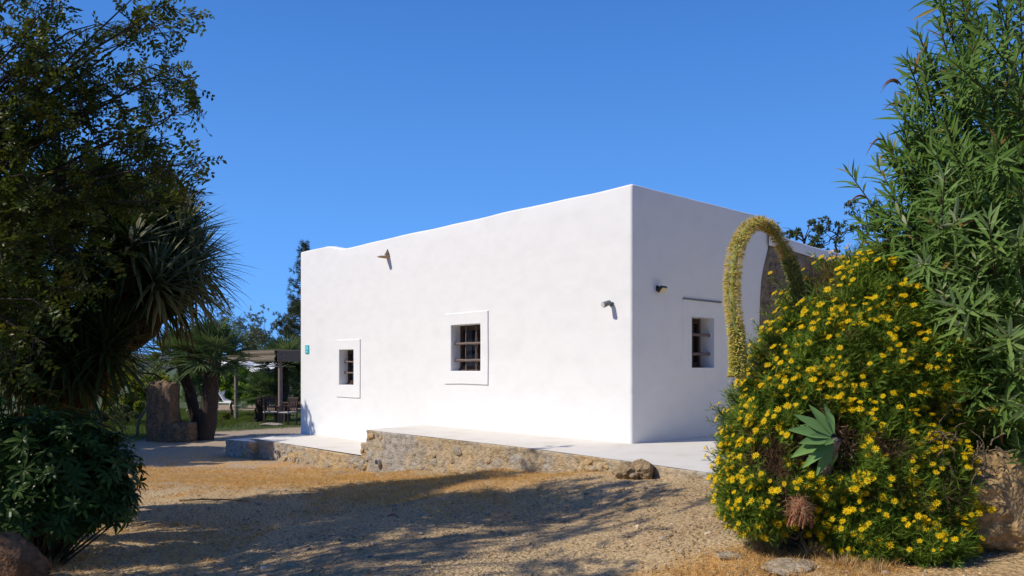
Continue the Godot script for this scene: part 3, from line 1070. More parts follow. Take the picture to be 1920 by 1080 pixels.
func carob(base: Vector3, label: String, fork_h: float, ends: Array, thick: int, gap: float) -> void:
	var root := thing("carob_tree", label, "tree", base)
	var b := MB.new()
	var bark := Color(0.085, 0.07, 0.055)
	var fork := Vector3(0.3, fork_h, 0.1)
	b.tube(wander(Vector3(0, -0.3, 0), fork, 7, 0.35), taper(7, 0.34, 0.2), 10, bark)
	var leaf := [pinnate(4, 0.13, 0.048, 0.026, 1), pinnate(5, 0.15, 0.05, 0.027, 2), pinnate(3, 0.11, 0.052, 0.029, 3)]
	var sets := [[], [], []]
	var cols := [PackedColorArray(), PackedColorArray(), PackedColorArray()]
	var ca := Color(0.042, 0.078, 0.016)
	var cb := Color(0.13, 0.155, 0.03)
	for e in ends:
		var tip: Vector3 = e - base
		var mid := fork.lerp(tip, 0.5) + Vector3(0, 0.35 + 0.12 * absf(tip.y - fork.y), 0) + rv() * 0.3
		var limb := []
		for k in 11:
			limb.append(bez(fork, mid, tip, k / 10.0) + rv() * 0.025)
		b.tube(limb, taper(10, 0.036, 0.004), 5, bark)
		for k in 11:
			var f := 0.34 + 0.66 * k / 10.0
			var at := bez(fork, mid, tip, f)
			var dir := (bez(fork, mid, tip, minf(f + 0.05, 1.0)) - bez(fork, mid, tip, f - 0.05)).normalized()
			var bd := (dir * 1.0 + rv() * 0.85 + Vector3(0.1, -0.22, 0)).normalized()
			if noise.get_noise_3dv((at + base) * Vector3(7, 7, 11)) < gap:
				continue
			var bl := rr(0.3, 0.62) * (1.15 - 0.78 * f)
			var bend := at + bd * bl - Vector3(0, 0.05, 0)
			b.tube([at, at.lerp(bend, 0.5) + rv() * 0.02, bend], [0.008, 0.006, 0.003], 3, bark)
			for m in thick:
				var tf := 0.25 + 0.75 * m / (thick - 1.0)
				var ta := at.lerp(bend, tf)
				var td := (bd + rv() * 0.95 + Vector3(0, -0.15, 0)).normalized()
				var tl := rr(0.08, 0.2)
				b.tube([ta, ta + td * tl], [0.003, 0.0015], 3, bark, false)
				for q in 2:
					var w := rng.randi() % 3
					var ld := (td + rv() * 0.8).normalized()
					sets[w].append(Transform3D(along(ld, Vector3(-0.5, 1, 0.2) + rv() * 0.7).scaled(Vector3.ONE * rr(0.95, 1.35)), ta + td * tl * (0.45 + 0.55 * q)))
					cols[w].append(mixc(ca, cb if rng.randf() < 0.9 else Color(0.17, 0.15, 0.025)))
	make("trunk", b, M.bark, root, true)
	for k in 3:
		many("crown", leaf[k], M.gloss_leaf, sets[k], cols[k], root)

func build_yucca() -> void:
	var base := on_land(-5.45, -9.5)
	var root := thing("yucca", "big dark yucca with spiky heads and a brown skirt of dead leaves", "yucca", base)
	var heads := [Vector3(-5.127, 4.117, -9.600), Vector3(-4.518, 3.800, -9.500), Vector3(-4.168, 3.257, -9.600), Vector3(-4.724, 3.268, -9.200), Vector3(-5.442, 3.684, -9.400), Vector3(-5.706, 3.205, -9.200), Vector3(-4.502, 3.004, -9.400), Vector3(-5.080, 2.847, -9.100), Vector3(-6.153, 4.051, -9.600), Vector3(-5.520, 2.434, -9.000), Vector3(-4.353, 3.706, -9.900), Vector3(-6.089, 2.833, -9.300), Vector3(-5.015, 4.081, -9.900), Vector3(-4.202, 3.066, -9.100), Vector3(-4.069, 3.092, -9.600), Vector3(-4.019, 3.351, -9.800), Vector3(-4.102, 3.654, -9.600), Vector3(-4.549, 4.136, -10.000), Vector3(-4.185, 2.951, -9.200), Vector3(-5.799, 4.320, -9.900), Vector3(-4.435, 3.458, -9.000), Vector3(-4.935, 2.673, -9.300), Vector3(-4.714, 2.279, -9.000), Vector3(-5.152, 2.245, -8.900), Vector3(-5.582, 2.000, -8.900), Vector3(-5.024, 2.000, -9.000), Vector3(-5.830, 2.310, -9.000)]
	var bark := Color(0.10, 0.075, 0.05)
	var b := MB.new()
	var live := [leaf_mesh(0.78, 0.06, 5, 0.2, 0.3, 0.35), leaf_mesh(0.84, 0.058, 5, 0.5, 0.3, 0.35), leaf_mesh(0.70, 0.06, 5, 0.05, 0.35, 0.35)]
	var dead := [leaf_mesh(0.6, 0.034, 5, 0.5, 0.5, 0.3), leaf_mesh(0.52, 0.03, 5, 1.2, 0.5, 0.3)]
	var leafs := []
	var sk := []
	var skc := PackedColorArray()
	var sk2 := []
	var sk2c := PackedColorArray()
	for e in [Vector3(-0.1, 2.0, 0), Vector3(0.14, 1.9, 0.1)]:
		b.tube(wander(Vector3(e.x * 1.5, -0.2, e.z), e, 8, 0.2), taper(8, 0.19, 0.12), 9, bark)
	for h in heads:
		var c: Vector3 = h - base
		var foot := Vector3(clampf(c.x * 0.15, -0.12, 0.15), 1.25 + rr(0.0, 0.6), clampf(c.z * 0.25, -0.2, 0.2))
		b.tube(wander(foot, c - Vector3(0, 0.25, 0), 8, 0.2), taper(8, 0.11, 0.065), 8, bark)
		b.tube([c - Vector3(0, 0.3, 0), c + Vector3(0, 0.06, 0)], [0.07, 0.05], 8, bark)
		for k in 180:
			var f := k / 179.0                      # 0 oldest, hanging; 1 youngest, upright
			var a := k * 2.39996
			var el := lerpf(-0.75, 1.45, pow(f, 0.8)) + rr(-0.12, 0.12)
			var d := Vector3(cos(a) * cos(el), sin(el), sin(a) * cos(el))
			var t := Transform3D(along(d, Vector3.UP).scaled(Vector3.ONE * rr(0.8, 1.05) * (1.0 - 0.25 * f)), c + Vector3(0, 0.2 * f - 0.12, 0) + d * 0.04)
			leafs.append([t, 1 if el < 0.2 else (0 if el < 0.9 else 2)])
		for k in (30 if c.x < 0.6 else 8):
			var a := rng.randf() * TAU
			var d := Vector3(cos(a) * 0.42, -1, sin(a) * 0.42).normalized()
			var at := c - Vector3(0, rr(0.05, 0.5), 0)
			var col := mixc(Color(0.09, 0.05, 0.022), Color(0.20, 0.12, 0.055))
			if k % 2:
				sk.append(Transform3D(along(d + rv() * 0.2, Vector3(cos(a), 0.3, sin(a))), at))
				skc.append(col)
			else:
				sk2.append(Transform3D(along(d + rv() * 0.25, Vector3(cos(a), 0.3, sin(a))), at))
				sk2c.append(col)
	make("trunk", b, M.bark, root, true)
	# the leaves that stand out towards the drive and the sky are parts of their own
	leafs.sort_custom(func(p, q): return (p[0].origin + p[0].basis.y * 0.7).dot(Vector3(1, 0.15, 0.35)) > (q[0].origin + q[0].basis.y * 0.7).dot(Vector3(1, 0.15, 0.35)))
	var tones := []
	for k in 5:
		var m := leafmat(0.6, 0.3)
		m.vertex_color_use_as_albedo = false
		m.albedo_color = [lin(0.036, 0.066, 0.022), lin(0.042, 0.078, 0.026), lin(0.055, 0.09, 0.026), lin(0.032, 0.06, 0.022), lin(0.06, 0.085, 0.032)][k]
		tones.append(m)
	var rest := [[], [], []]
	var restc := [PackedColorArray(), PackedColorArray(), PackedColorArray()]
	for k in leafs.size():
		var l: Array = leafs[k]
		if k < 300:
			var o := put("leaf", live[l[1]], tones[rng.randi() % 5], root)
			o.transform = l[0]
		else:
			rest[l[1]].append(l[0])
			restc[l[1]].append(mixc(Color(0.034, 0.062, 0.022), Color(0.06, 0.09, 0.03)))
	for k in 3:
		many("leaves", live[k], M.gloss_leaf, rest[k], restc[k], root)
	many("dead_leaves", dead[0], M.straw, sk, skc, root)
	many("dead_leaves", dead[1], M.straw, sk2, sk2c, root)

func build_dark_shrub() -> void:
	# shrub with umbrella whorls of glossy leaflets
	var base := on_land(-4.35, -7.1)
	var root := thing("umbrella_shrub", "low dark green shrub with glossy finger-like leaves beside the drive", "shrub", base)
	var wh := [whorl(8, 0.13, 0.042, 0.15, 0.6, 1, 3), whorl(7, 0.12, 0.045, 0.3, 0.5, 2, 3), whorl(9, 0.14, 0.04, 0.05, 0.8, 3, 3)]
	var blobs := [[Vector3(-4.257, 1.168, -7.100), Vector3(0.62, 0.5, 0.55)], [Vector3(-3.811, 1.083, -7.000), Vector3(0.33, 0.42, 0.45)], [Vector3(-4.535, 1.228, -7.000), Vector3(0.5, 0.48, 0.5)], [Vector3(-4.280, 0.835, -6.900), Vector3(0.55, 0.32, 0.4)], [Vector3(-3.691, 0.818, -7.000), Vector3(0.24, 0.22, 0.3)], [Vector3(-3.994, 0.716, -6.900), Vector3(0.4, 0.22, 0.35)], [Vector3(-5.138, 1.070, -7.100), Vector3(0.6, 0.6, 0.6)]]
	var b := MB.new()
	var sets := [[], [], []]
	var cols := [PackedColorArray(), PackedColorArray(), PackedColorArray()]
	var parts := 0
	for bl in blobs:
		var c: Vector3 = bl[0] - base
		var r: Vector3 = bl[1]
		for k in 230:
			var d := rv()
			if d.y < -0.75:
				continue
			var at := c + d * r * pow(rng.randf(), 0.22) * (1.0 + 0.5 * noise.get_noise_3dv(d * 70.0 + c * 9.0) + (0.3 * rng.randf() if k % 12 == 0 else 0.0))
			var w := rng.randi() % 3
			var up := (d + Vector3(0, 0.7, 0) + rv() * 0.35).normalized()
			sets[w].append(Transform3D(along(up, rv()).scaled(Vector3.ONE * rr(0.75, 1.15)), at))
			cols[w].append(mixc(Color(0.03, 0.065, 0.014), Color(0.07, 0.13, 0.025)))
			if k % 9 == 0:
				b.tube(wander(Vector3(rr(-0.2, 0.2), -0.1, rr(-0.2, 0.2)), at, 4, 0.15), taper(4, 0.014, 0.004), 4, Color(0.10, 0.085, 0.05))
	make("stem", b, M.bark, root, true)
	for k in 3:
		many("foliage", wh[k], M.gloss_leaf, sets[k], cols[k], root)

func build_oleander() -> void:
	var base := on_land(4.5, -6.3)
	var root := thing("oleander", "tall oleander with long grey green leaves and a few curled pods", "shrub", base)
	var b := MB.new()
	var bark := Color(0.15, 0.12, 0.075)
	var lv := [leaf_mesh(0.19, 0.026, 4, 0.35, 0.2, 0.5), leaf_mesh(0.20, 0.027, 4, 0.75, 0.2, 0.5), leaf_mesh(0.16, 0.023, 4, 0.1, 0.25, 0.5)]
	var ends := [
		Vector3(3.030, 4.740, -5.600), Vector3(3.375, 5.090, -5.900), Vector3(3.558, 5.118, -5.800), Vector3(3.666, 4.895, -5.600), Vector3(2.977, 4.419, -5.400), Vector3(3.178, 4.447, -5.300), Vector3(3.333, 4.258, -5.200), Vector3(2.964, 4.217, -5.500), Vector3(2.831, 3.972, -5.300), Vector3(2.939, 4.043, -5.200),
		Vector3(3.001, 4.043, -5.700), Vector3(3.128, 3.933, -5.100), Vector3(3.274, 3.792, -5.000), Vector3(2.879, 3.717, -5.600), Vector3(2.724, 3.649, -5.200), Vector3(2.791, 3.620, -5.000), Vector3(2.744, 3.478, -5.500), Vector3(2.709, 3.536, -5.600), Vector3(2.738, 3.362, -5.200), Vector3(2.688, 3.241, -5.000),
		Vector3(2.870, 3.385, -4.900), Vector3(3.073, 3.452, -4.900), Vector3(2.501, 3.135, -5.400), Vector3(2.559, 3.147, -5.200), Vector3(2.633, 2.999, -5.000), Vector3(2.517, 2.968, -5.300), Vector3(2.545, 2.879, -5.100), Vector3(2.613, 2.926, -4.800), Vector3(2.779, 3.025, -4.800), Vector3(2.977, 3.025, -4.800), Vector3(3.159, 3.125, -4.800),
		Vector3(2.614, 2.743, -4.900), Vector3(2.580, 2.629, -4.800), Vector3(2.717, 2.687, -4.750), Vector3(2.883, 2.680, -4.700), Vector3(3.077, 2.745, -4.700), Vector3(2.663, 2.430, -4.800), Vector3(2.634, 2.338, -4.900), Vector3(2.815, 2.426, -4.750), Vector3(2.980, 2.421, -4.700), Vector3(2.741, 2.167, -4.850), Vector3(2.911, 2.165, -4.800), Vector3(3.077, 2.131, -4.750),
		Vector3(2.944, 1.901, -4.800), Vector3(3.110, 1.868, -4.800), Vector3(3.208, 1.629, -4.900), Vector3(2.895, 2.000, -5.000), Vector3(3.107, 2.000, -4.900), Vector3(3.584, 3.756, -5.200), Vector3(3.515, 2.655, -5.000), Vector3(3.549, 1.966, -5.000), Vector3(3.870, 3.218, -5.200), Vector3(3.997, 4.918, -5.800), Vector3(4.207, 4.277, -5.600), Vector3(3.942, 2.323, -5.200),
		Vector3(3.589, 4.692, -6.200), Vector3(3.846, 4.094, -6.200), Vector3(3.363, 3.640, -6.100), Vector3(3.639, 3.116, -6.000), Vector3(3.143, 3.282, -6.000), Vector3(4.081, 3.693, -6.300), Vector3(3.278, 2.759, -5.800), Vector3(3.677, 2.520, -5.800), Vector3(3.418, 2.000, -5.700), Vector3(4.146, 4.602, -6.400), Vector3(3.744, 2.270, -5.600), Vector3(2.746, 2.331, -4.800), Vector3(2.818, 2.162, -4.700), Vector3(2.948, 1.968, -4.700), Vector3(3.045, 1.773, -4.700), Vector3(2.977, 1.735, -4.800), Vector3(2.878, 1.835, -4.800), Vector3(3.143, 1.504, -4.800), Vector3(2.948, 2.222, -4.600), Vector3(2.757, 2.172, -5.000), Vector3(2.822, 2.412, -4.600), Vector3(2.880, 3.637, -5.400), Vector3(2.681, 3.315, -5.300), Vector3(2.881, 4.388, -5.500), Vector3(2.845, 3.191, -4.800)]
	var leafs := []
	for e in ends:
		var tip: Vector3 = e - base
		var foot := Vector3(clampf(tip.x * 0.2, -0.5, 0.5), -0.1, rr(-0.3, 0.3))
		var mid := Vector3(lerpf(foot.x, tip.x, 0.42), lerpf(foot.y, tip.y, 0.68), lerpf(foot.z, tip.z, 0.45)) + rv() * 0.12
		var stem := []
		for k in 9:
			stem.append(bez(foot, mid, tip, k / 8.0))
		b.tube(stem, taper(8, 0.022, 0.004), 5, bark)
		var shoots := [[mid.lerp(tip, 0.25), tip]]
		for k in 8:
			var f := rr(0.42, 0.95)
			var at := bez(foot, mid, tip, f)
			var out := (tip - mid).normalized()
			var sd := (out + rv() * 0.85 + Vector3(-0.15, 0.3, 0.25)).normalized()
			shoots.append([at, at + sd * rr(0.25, 0.5)])
		for s in shoots:
			var p0: Vector3 = s[0]
			var p1: Vector3 = s[1]
			var ln := (p1 - p0).length()
			b.tube([p0, p0.lerp(p1, 0.5), p1], [0.006, 0.005, 0.003], 4, Color(0.13, 0.13, 0.06))
			var dir := (p1 - p0).normalized()
			var nodes := int(ln / 0.042)
			for q in nodes:
				var f := 0.12 + 0.88 * q / maxf(1.0, nodes - 1.0)
				for w in 3:
					if rng.randf() < 0.12:
						continue
					var a := TAU * w / 3.0 + q * 1.05 + rr(-0.2, 0.2)
					var fr := along(dir, Vector3(0.3, 0.1, 1))
					var rad := fr.x * cos(a) + fr.z * sin(a)
					var rise := lerpf(0.15, 1.5, pow(f, 2.0)) + rr(-0.15, 0.2)
					var ld := (rad + dir * rise).normalized()
					leafs.append([Transform3D(along(ld, dir + rv() * 0.25).scaled(Vector3.ONE * rr(0.75, 1.15) * (1.0 - 0.35 * pow(f, 6.0))), p0.lerp(p1, f)), 1 if f < 0.45 else (0 if f < 0.8 else 2)])
	make("stem", b, M.bark, root, true)
	leafs.sort_custom(func(p, q): return (p[0].origin + p[0].basis.y * 0.1).dot(Vector3(-0.55, 0, 1)) > (q[0].origin + q[0].basis.y * 0.1).dot(Vector3(-0.55, 0, 1)))
	var greens := [Color(0.13, 0.23, 0.05), Color(0.135, 0.225, 0.055), Color(0.125, 0.235, 0.045), Color(0.14, 0.235, 0.05), Color(0.13, 0.225, 0.06)]
	var tones := []
	for k in 5:
		var m := leafmat(0.5, 0.6)
		m.vertex_color_use_as_albedo = false
		m.albedo_color = (greens[k] as Color).linear_to_srgb()
		tones.append(m)
	var rest := [[], [], []]
	var restc := [PackedColorArray(), PackedColorArray(), PackedColorArray()]
	for k in leafs.size():
		var l: Array = leafs[k]
		if k < 300:
			var o := put("leaf", lv[l[1]], tones[rng.randi() % 5], root)
			o.transform = l[0]
		else:
			rest[l[1]].append(l[0])
			var c: Color = greens[rng.randi() % 5]
			if rng.randf() < 0.03:
				c = Color(0.34, 0.27, 0.07) if rng.randf() < 0.6 else Color(0.30, 0.16, 0.06)
			restc[l[1]].append(c)
	for k in 3:
		many("leaves", lv[k], M.leaf, rest[k], restc[k], root)
	for e in [[Vector3(2.767, 4.009, -5.500), Vector3(-1, 0.15, 0)], [Vector3(2.744, 4.017, -5.500), Vector3(-1, -0.25, 0.2)], [Vector3(2.775, 3.838, -5.500), Vector3(-1, 0.2, 0)], [Vector3(2.634, 3.622, -5.500), Vector3(-0.6, -0.4, 0)], [Vector3(2.475, 3.183, -5.400), Vector3(-1, -0.2, 0)]]:
		var pb := MB.new()
		var at: Vector3 = e[0] - base
		var d: Vector3 = e[1].normalized()
		var pts := []
		for k in 8:
			var f := k / 7.0
			pts.append(at + d * f * 0.14 + Vector3(0, 0.05 * sin(f * 2.4) - 0.07 * f * f, 0.01 * sin(f * 4)))
		pb.tube(pts, [0.003, 0.006, 0.008, 0.008, 0.007, 0.005, 0.003, 0.001], 5)
		make("pod", pb, M.pod, root, true)

# ---------------------------------------------------------------- the flowering bank
func build_daisies() -> void:
	var base := on_land(2.35, -5.15)
	var root := thing("daisy_bush", "big mounded bush covered in bright yellow daisies", "flowering bush", base)
	var blobs := [[Vector3(2.578, 2.227, -5.500), Vector3(0.62, 0.52, 0.5)], [Vector3(2.249, 1.889, -5.350), Vector3(0.56, 0.5, 0.5)], [Vector3(1.918, 1.530, -5.250), Vector3(0.42, 0.45, 0.45)], [Vector3(1.720, 1.247, -5.200), Vector3(0.29, 0.36, 0.4)], [Vector3(2.236, 1.397, -5.150), Vector3(0.5, 0.45, 0.45)],
		[Vector3(2.866, 2.000, -5.400), Vector3(0.46, 0.5, 0.5)], [Vector3(2.506, 1.165, -5.050), Vector3(0.42, 0.38, 0.4)], [Vector3(2.252, 0.977, -4.950), Vector3(0.28, 0.26, 0.3)], [Vector3(2.540, 0.930, -4.850), Vector3(0.26, 0.2, 0.3)], [Vector3(1.617, 1.086, -5.100), Vector3(0.2, 0.18, 0.3)], [Vector3(2.779, 2.579, -5.600), Vector3(0.42, 0.26, 0.4)], [Vector3(2.703, 1.489, -5.300), Vector3(0.4, 0.3, 0.35)]]
	var sprigs := [feather_sprig(1), feather_sprig(2), feather_sprig(3)]
	var sets := [[], [], []]
	var cols := [PackedColorArray(), PackedColorArray(), PackedColorArray()]
	var dry := []
	var dryc := PackedColorArray()
	var fl := []
	var b := MB.new()
	var twig := whorl(6, 0.10, 0.004, 0.7, 0.3, 11, 2)
	var agave: Vector3 = Vector3(1.937, 1.535, -5.000)
	var weights := []
	var total := 0.0
	for bl in blobs:
		total += bl[1].x * bl[1].y
		weights.append(total)
	for k in 46000:
		var pick := rng.randf() * total
		var w := 0
		while weights[w] < pick:
			w += 1
		var d := rv()
		if d.z < -0.45 or d.y < -0.8:
			continue
		var depth := pow(rng.randf(), 3.0)
		var c: Vector3 = blobs[w][0]
		var r: Vector3 = blobs[w][1]
		var at := c + d * r * (1.0 + 0.34 * noise.get_noise_3dv(d * 95.0 + c * 20.0) + (0.26 * rng.randf() if k % 10 == 0 else 0.0) - 0.55 * depth)
		var inside := false
		for o in blobs.size():
			if o != w:
				var q: Vector3 = (at - blobs[o][0]) / blobs[o][1]
				if q.length_squared() < 0.66:
					inside = true
					break
		if inside:
			continue
		var nrm := (d / r).normalized()
		var patch := noise.get_noise_3dv(at * 13.0 + Vector3(33, 47, 21)) + 0.55 * noise.get_noise_3dv(at * 34.0)
		if at.y - land(at.x, at.z) < 0.03:
			continue
		var near_agave := Vector2(at.x - agave.x, at.y - agave.y).length() < 0.22 and at.z > agave.z + 0.06
		var bare := patch < -0.26
		var up := (nrm + Vector3(-0.25, 0.75, 0.1) + rv() * 0.45).normalized()
		if (bare and depth < 0.3) or (depth > 0.3 and k % 2 == 0):
			dry.append(Transform3D(along(up + rv(), rv()).scaled(Vector3.ONE * rr(0.6, 1.3)), at - base))
			dryc.append(mixc(Color(0.09, 0.05, 0.03), Color(0.22, 0.14, 0.08)))
		elif not near_agave:
			var s := rng.randi() % 3
			sets[s].append(Transform3D(along(up, rv()).scaled(Vector3.ONE * rr(0.9, 1.4)), at - base))
			cols[s].append(mixc(Color(0.09, 0.18, 0.02), Color(0.20, 0.28, 0.04)))
		if not bare and depth < 0.026 and not near_agave:
			fl.append([at - base + nrm * 0.055 + Vector3(0, 0.03, 0), (nrm * 0.7 + Vector3(-0.55, 0.65, 0.25) + rv() * 0.35).normalized(), c.x])
	for k in 900:                                     # leafy and dead shoots behind the agave
		var q := agave + Vector3(rr(-0.15, 0.38), rr(-0.3, 0.25), rr(-0.6, -0.12))
		if k % 2:
			dry.append(Transform3D(along(rv() + Vector3.UP, rv()).scaled(Vector3.ONE * rr(0.7, 1.3)), q - base))
			dryc.append(mixc(Color(0.09, 0.05, 0.03), Color(0.20, 0.13, 0.07)))
		else:
			sets[k % 3].append(Transform3D(along(rv() + Vector3(-0.3, 1, 0.3), rv()).scaled(Vector3.ONE * rr(0.9, 1.3)), q - base))
			cols[k % 3].append(mixc(Color(0.09, 0.18, 0.02), Color(0.20, 0.28, 0.04)))
	for k in 4200:                                    # the thick of the bush
		var bl: Array = blobs[rng.randi() % blobs.size()]
		var q: Vector3 = bl[0] + rv() * bl[1] * 0.78 * pow(rng.randf(), 0.33)
		if k % 3 == 0:
			sets[k % 2].append(Transform3D(along(rv() + Vector3(-0.3, 1, 0.3), rv()).scaled(Vector3.ONE * rr(1.0, 1.5)), q - base))
			cols[k % 2].append(mixc(Color(0.09, 0.18, 0.02), Color(0.20, 0.28, 0.04)))
		else:
			dry.append(Transform3D(along(rv() + Vector3.UP, rv()).scaled(Vector3.ONE * rr(0.9, 1.6)), q - base))
			dryc.append(mixc(Color(0.09, 0.05, 0.03), Color(0.20, 0.13, 0.07)))
	# woody stems inside
	for k in 130:
		var bl: Array = blobs[rng.randi() % blobs.size()]
		var e: Vector3 = bl[0] + rv() * bl[1] * 0.85 - base
		b.tube(wander(Vector3(clampf(e.x * 0.5, -0.6, 0.6), -0.05, clampf(e.z * 0.4, -0.2, 0.3)), e, 6, 0.3), taper(6, 0.014, 0.003), 4, Color(0.17, 0.12, 0.08).lerp(Color(0.26, 0.22, 0.17), rng.randf()))
	make("stem", b, M.bark, root, true)
	for k in 3:
		many("foliage", sprigs[k], M.leaf, sets[k], cols[k], root)
	many("dry_twigs", twig, M.straw, dry, dryc, root)
	# flowers: the 300 that show largest are parts; they stand in loose bunches
	var shapes := [daisy(1), daisy(2), daisy(3), daisy(4), daisy(6)]
	var kept := []
	for f in fl:
		var p: Vector3 = f[0]
		var n := noise.get_noise_3dv((p + base) * 30.0 + Vector3(30, 1, 8)) * 1.3
		var more := smoothstep(0.4, -0.8, p.x) * 0.55
		if n + more > 0.12 + rr(-0.1, 0.1) or rng.randf() < 0.07:
			kept.append(f)
	kept.sort_custom(func(p, q): return p[0].z > q[0].z)
	var rest := []
	var restc := PackedColorArray()
	for k in kept.size():
		var f: Array = kept[k]
		var t := Transform3D(along(f[1], rv()).scaled(Vector3.ONE * (rr(0.55, 1.0) if k % 6 else rr(0.25, 0.5))), f[0])
		if k < 300:
			var o := put("flower", shapes[k % 5], M.petal, root)
			o.transform = t
		else:
			rest.append(t)
			restc.append(Color.WHITE)
	print("flowers ", kept.size())
	many("flowers", shapes[0], M.petal, rest, restc, root)

func build_agave() -> void:
	var base := on_land(1.98, -4.95)
	var root := thing("foxtail_agave", "pale green agave whose long flower spike arches over and hangs down", "agave", base)
	var c: Vector3 = Vector3(1.976, 1.569, -4.740) - base
	var b := MB.new()
	b.tube(wander(Vector3(-0.08, -0.1, -0.25), c, 6, 0.05), taper(6, 0.036, 0.045), 9, Color(0.34, 0.30, 0.24))
	make("stem", b, M.bark, root, true)
	# direction (right, up, towards the drive), length, width, droop
	for l in [[Vector3(-1, 0.24, 0.35), 0.36, 0.125, 0.2], [Vector3(-0.80, 0.50, 0.1), 0.31, 0.12, 0.15], [Vector3(-0.55, 0.8, -0.1), 0.26, 0.11, 0.1], [Vector3(-0.95, 0.0, 0.55), 0.31, 0.12, 0.25], [Vector3(-0.92, -0.2, 0.4), 0.34, 0.12, 0.6], [Vector3(-0.75, -0.42, 0.5), 0.33, 0.10, 0.5], [Vector3(-0.5, -0.72, 0.35), 0.28, 0.10, 0.3], [Vector3(-0.2, 0.9, -0.1), 0.22, 0.09, 0.15], [Vector3(0.0, -0.75, -0.1), 0.18, 0.08, 0.3], [Vector3(-0.6, -0.1, 0.8), 0.2, 0.055, 0.1], [Vector3(-0.7, 0.3, -0.5), 0.30, 0.11, 0.4]]:
		var lb := MB.new()
		var d: Vector3 = l[0].normalized()
		var k := rr(0.88, 1.1)
		lb.blade(along(d, Vector3(0.1, 0.75, 0.9)), c + d * 0.03, l[1] * 0.86, l[2] * 0.72, 9, l[3], 0.32, 0.5, Color(0.19 * k, 0.33 * k, 0.11 * k), Color(0.17 * k, 0.30 * k, 0.085 * k))
		make("leaf", lb, M.thick_leaf, root, true)
	# the spike
	var way := [Vector3(2.012, 1.582, -4.850), Vector3(2.043, 1.964, -5.200), Vector3(2.021, 2.409, -5.400), Vector3(1.965, 2.651, -5.400), Vector3(1.884, 2.845, -5.380), Vector3(1.792, 2.966, -5.350), Vector3(1.688, 2.994, -5.300), Vector3(1.585, 2.933, -5.250), Vector3(1.505, 2.788, -5.200), Vector3(1.466, 2.603, -5.150), Vector3(1.455, 2.404, -5.100), Vector3(1.474, 2.210, -5.080), Vector3(1.475, 2.035, -5.060), Vector3(1.465, 1.944, -5.050)]
	var curve := Curve3D.new()
	for k in way.size():
		var t: Vector3 = (way[mini(k + 1, way.size() - 1)] - way[maxi(k - 1, 0)]) * 0.17
		curve.add_point(way[k] - base, -t, t)
	var pts := []
	var rad := []
	var total := curve.get_baked_length()
	for k in 61:
		pts.append(curve.sample_baked(total * k / 60.0, true))
		rad.append(lerpf(0.022, 0.024, smoothstep(30.0, 45.0, k)))
	var sp := MB.new()
	sp.tube(pts, rad, 8, Color(0.19, 0.25, 0.06))
	var spike := make("flower_spike", sp, M.thick_bark, root, true)
	var bud := MB.new()
	bud.tube([Vector3.ZERO, Vector3(0, 0.008, 0), Vector3(0.001, 0.018, 0)], [0.0018, 0.0034, 0.001], 5)
	var sil := MB.new()                               # open floret: a tuft of stamens
	for k in 6:
		var a := TAU * k / 6
		var d := Vector3(cos(a) * 0.38, 1, sin(a) * 0.38).normalized()
		sil.blade(along(d, rv()), Vector3.ZERO, 0.026 + 0.004 * (k % 3), 0.0022, 1, 0.0, 0.0, 0.6)
	var pod := MB.new()
	pod.tube([Vector3.ZERO, Vector3(0, 0.012, 0), Vector3(0.003, 0.03, 0), Vector3(0.005, 0.038, 0)], [0.0015, 0.0022, 0.005, 0.0015], 5)
	var fa := []
	var fac := PackedColorArray()
	var fb := []
	var fbc := PackedColorArray()
	var fc := []
	var fcc := PackedColorArray()
	for k in 9500:
		var f := rr(0.2, 1.0)
		var at := curve.sample_baked(total * f, true)
		var dir := (curve.sample_baked(total * minf(f + 0.01, 1.0), true) - curve.sample_baked(total * maxf(f - 0.01, 0), true)).normalized()
		var fr := along(dir, Vector3(0.2, 0.3, 1))
		var a := rng.randf() * TAU
		var out := fr.x * cos(a) + fr.z * sin(a)
		if f < 0.47:                                  # the rising part: green capsules on loose stalks
			if k % 5 == 0 or (k % 2 == 0 and f > 0.38):
				fc.append(Transform3D(along((out + dir * 0.35 + rv() * 0.35).normalized(), rv()).scaled(Vector3.ONE * rr(0.8, 1.25)), at + out * 0.018))
				fcc.append(mixc(Color(0.13, 0.19, 0.04), Color(0.36, 0.33, 0.12)))
			continue
		var open := smoothstep(0.97, 0.85, f) * 0.55 + 0.32
		if rng.randf() < open:
			fb.append(Transform3D(along((out + dir * 0.1 + rv() * 0.4).normalized(), rv()).scaled(Vector3.ONE * rr(0.9, 1.3)), at + out * (0.026 + 0.008 * smoothstep(0.55, 0.75, f))))
			fbc.append(mixc(Color(0.84, 0.60, 0.18), Color(0.9, 0.76, 0.36)) if f > 0.6 else mixc(Color(0.66, 0.42, 0.11), Color(0.76, 0.56, 0.2)))
		else:
			fa.append(Transform3D(along((out + dir * 0.25 + rv() * 0.2).normalized(), rv()).scaled(Vector3.ONE * rr(1.2, 1.8)), at + out * (0.026 + 0.008 * smoothstep(0.55, 0.75, f))))
			fac.append(mixc(Color(0.38, 0.37, 0.07), Color(0.60, 0.52, 0.13)))
	many("buds", mesh_of(bud), M.thick_leaf, fa, fac, spike)
	many("stamens", mesh_of(sil), M.petal, fb, fbc, spike)
	many("seed_capsules", mesh_of(pod), M.thick_leaf, fc, fcc, spike)

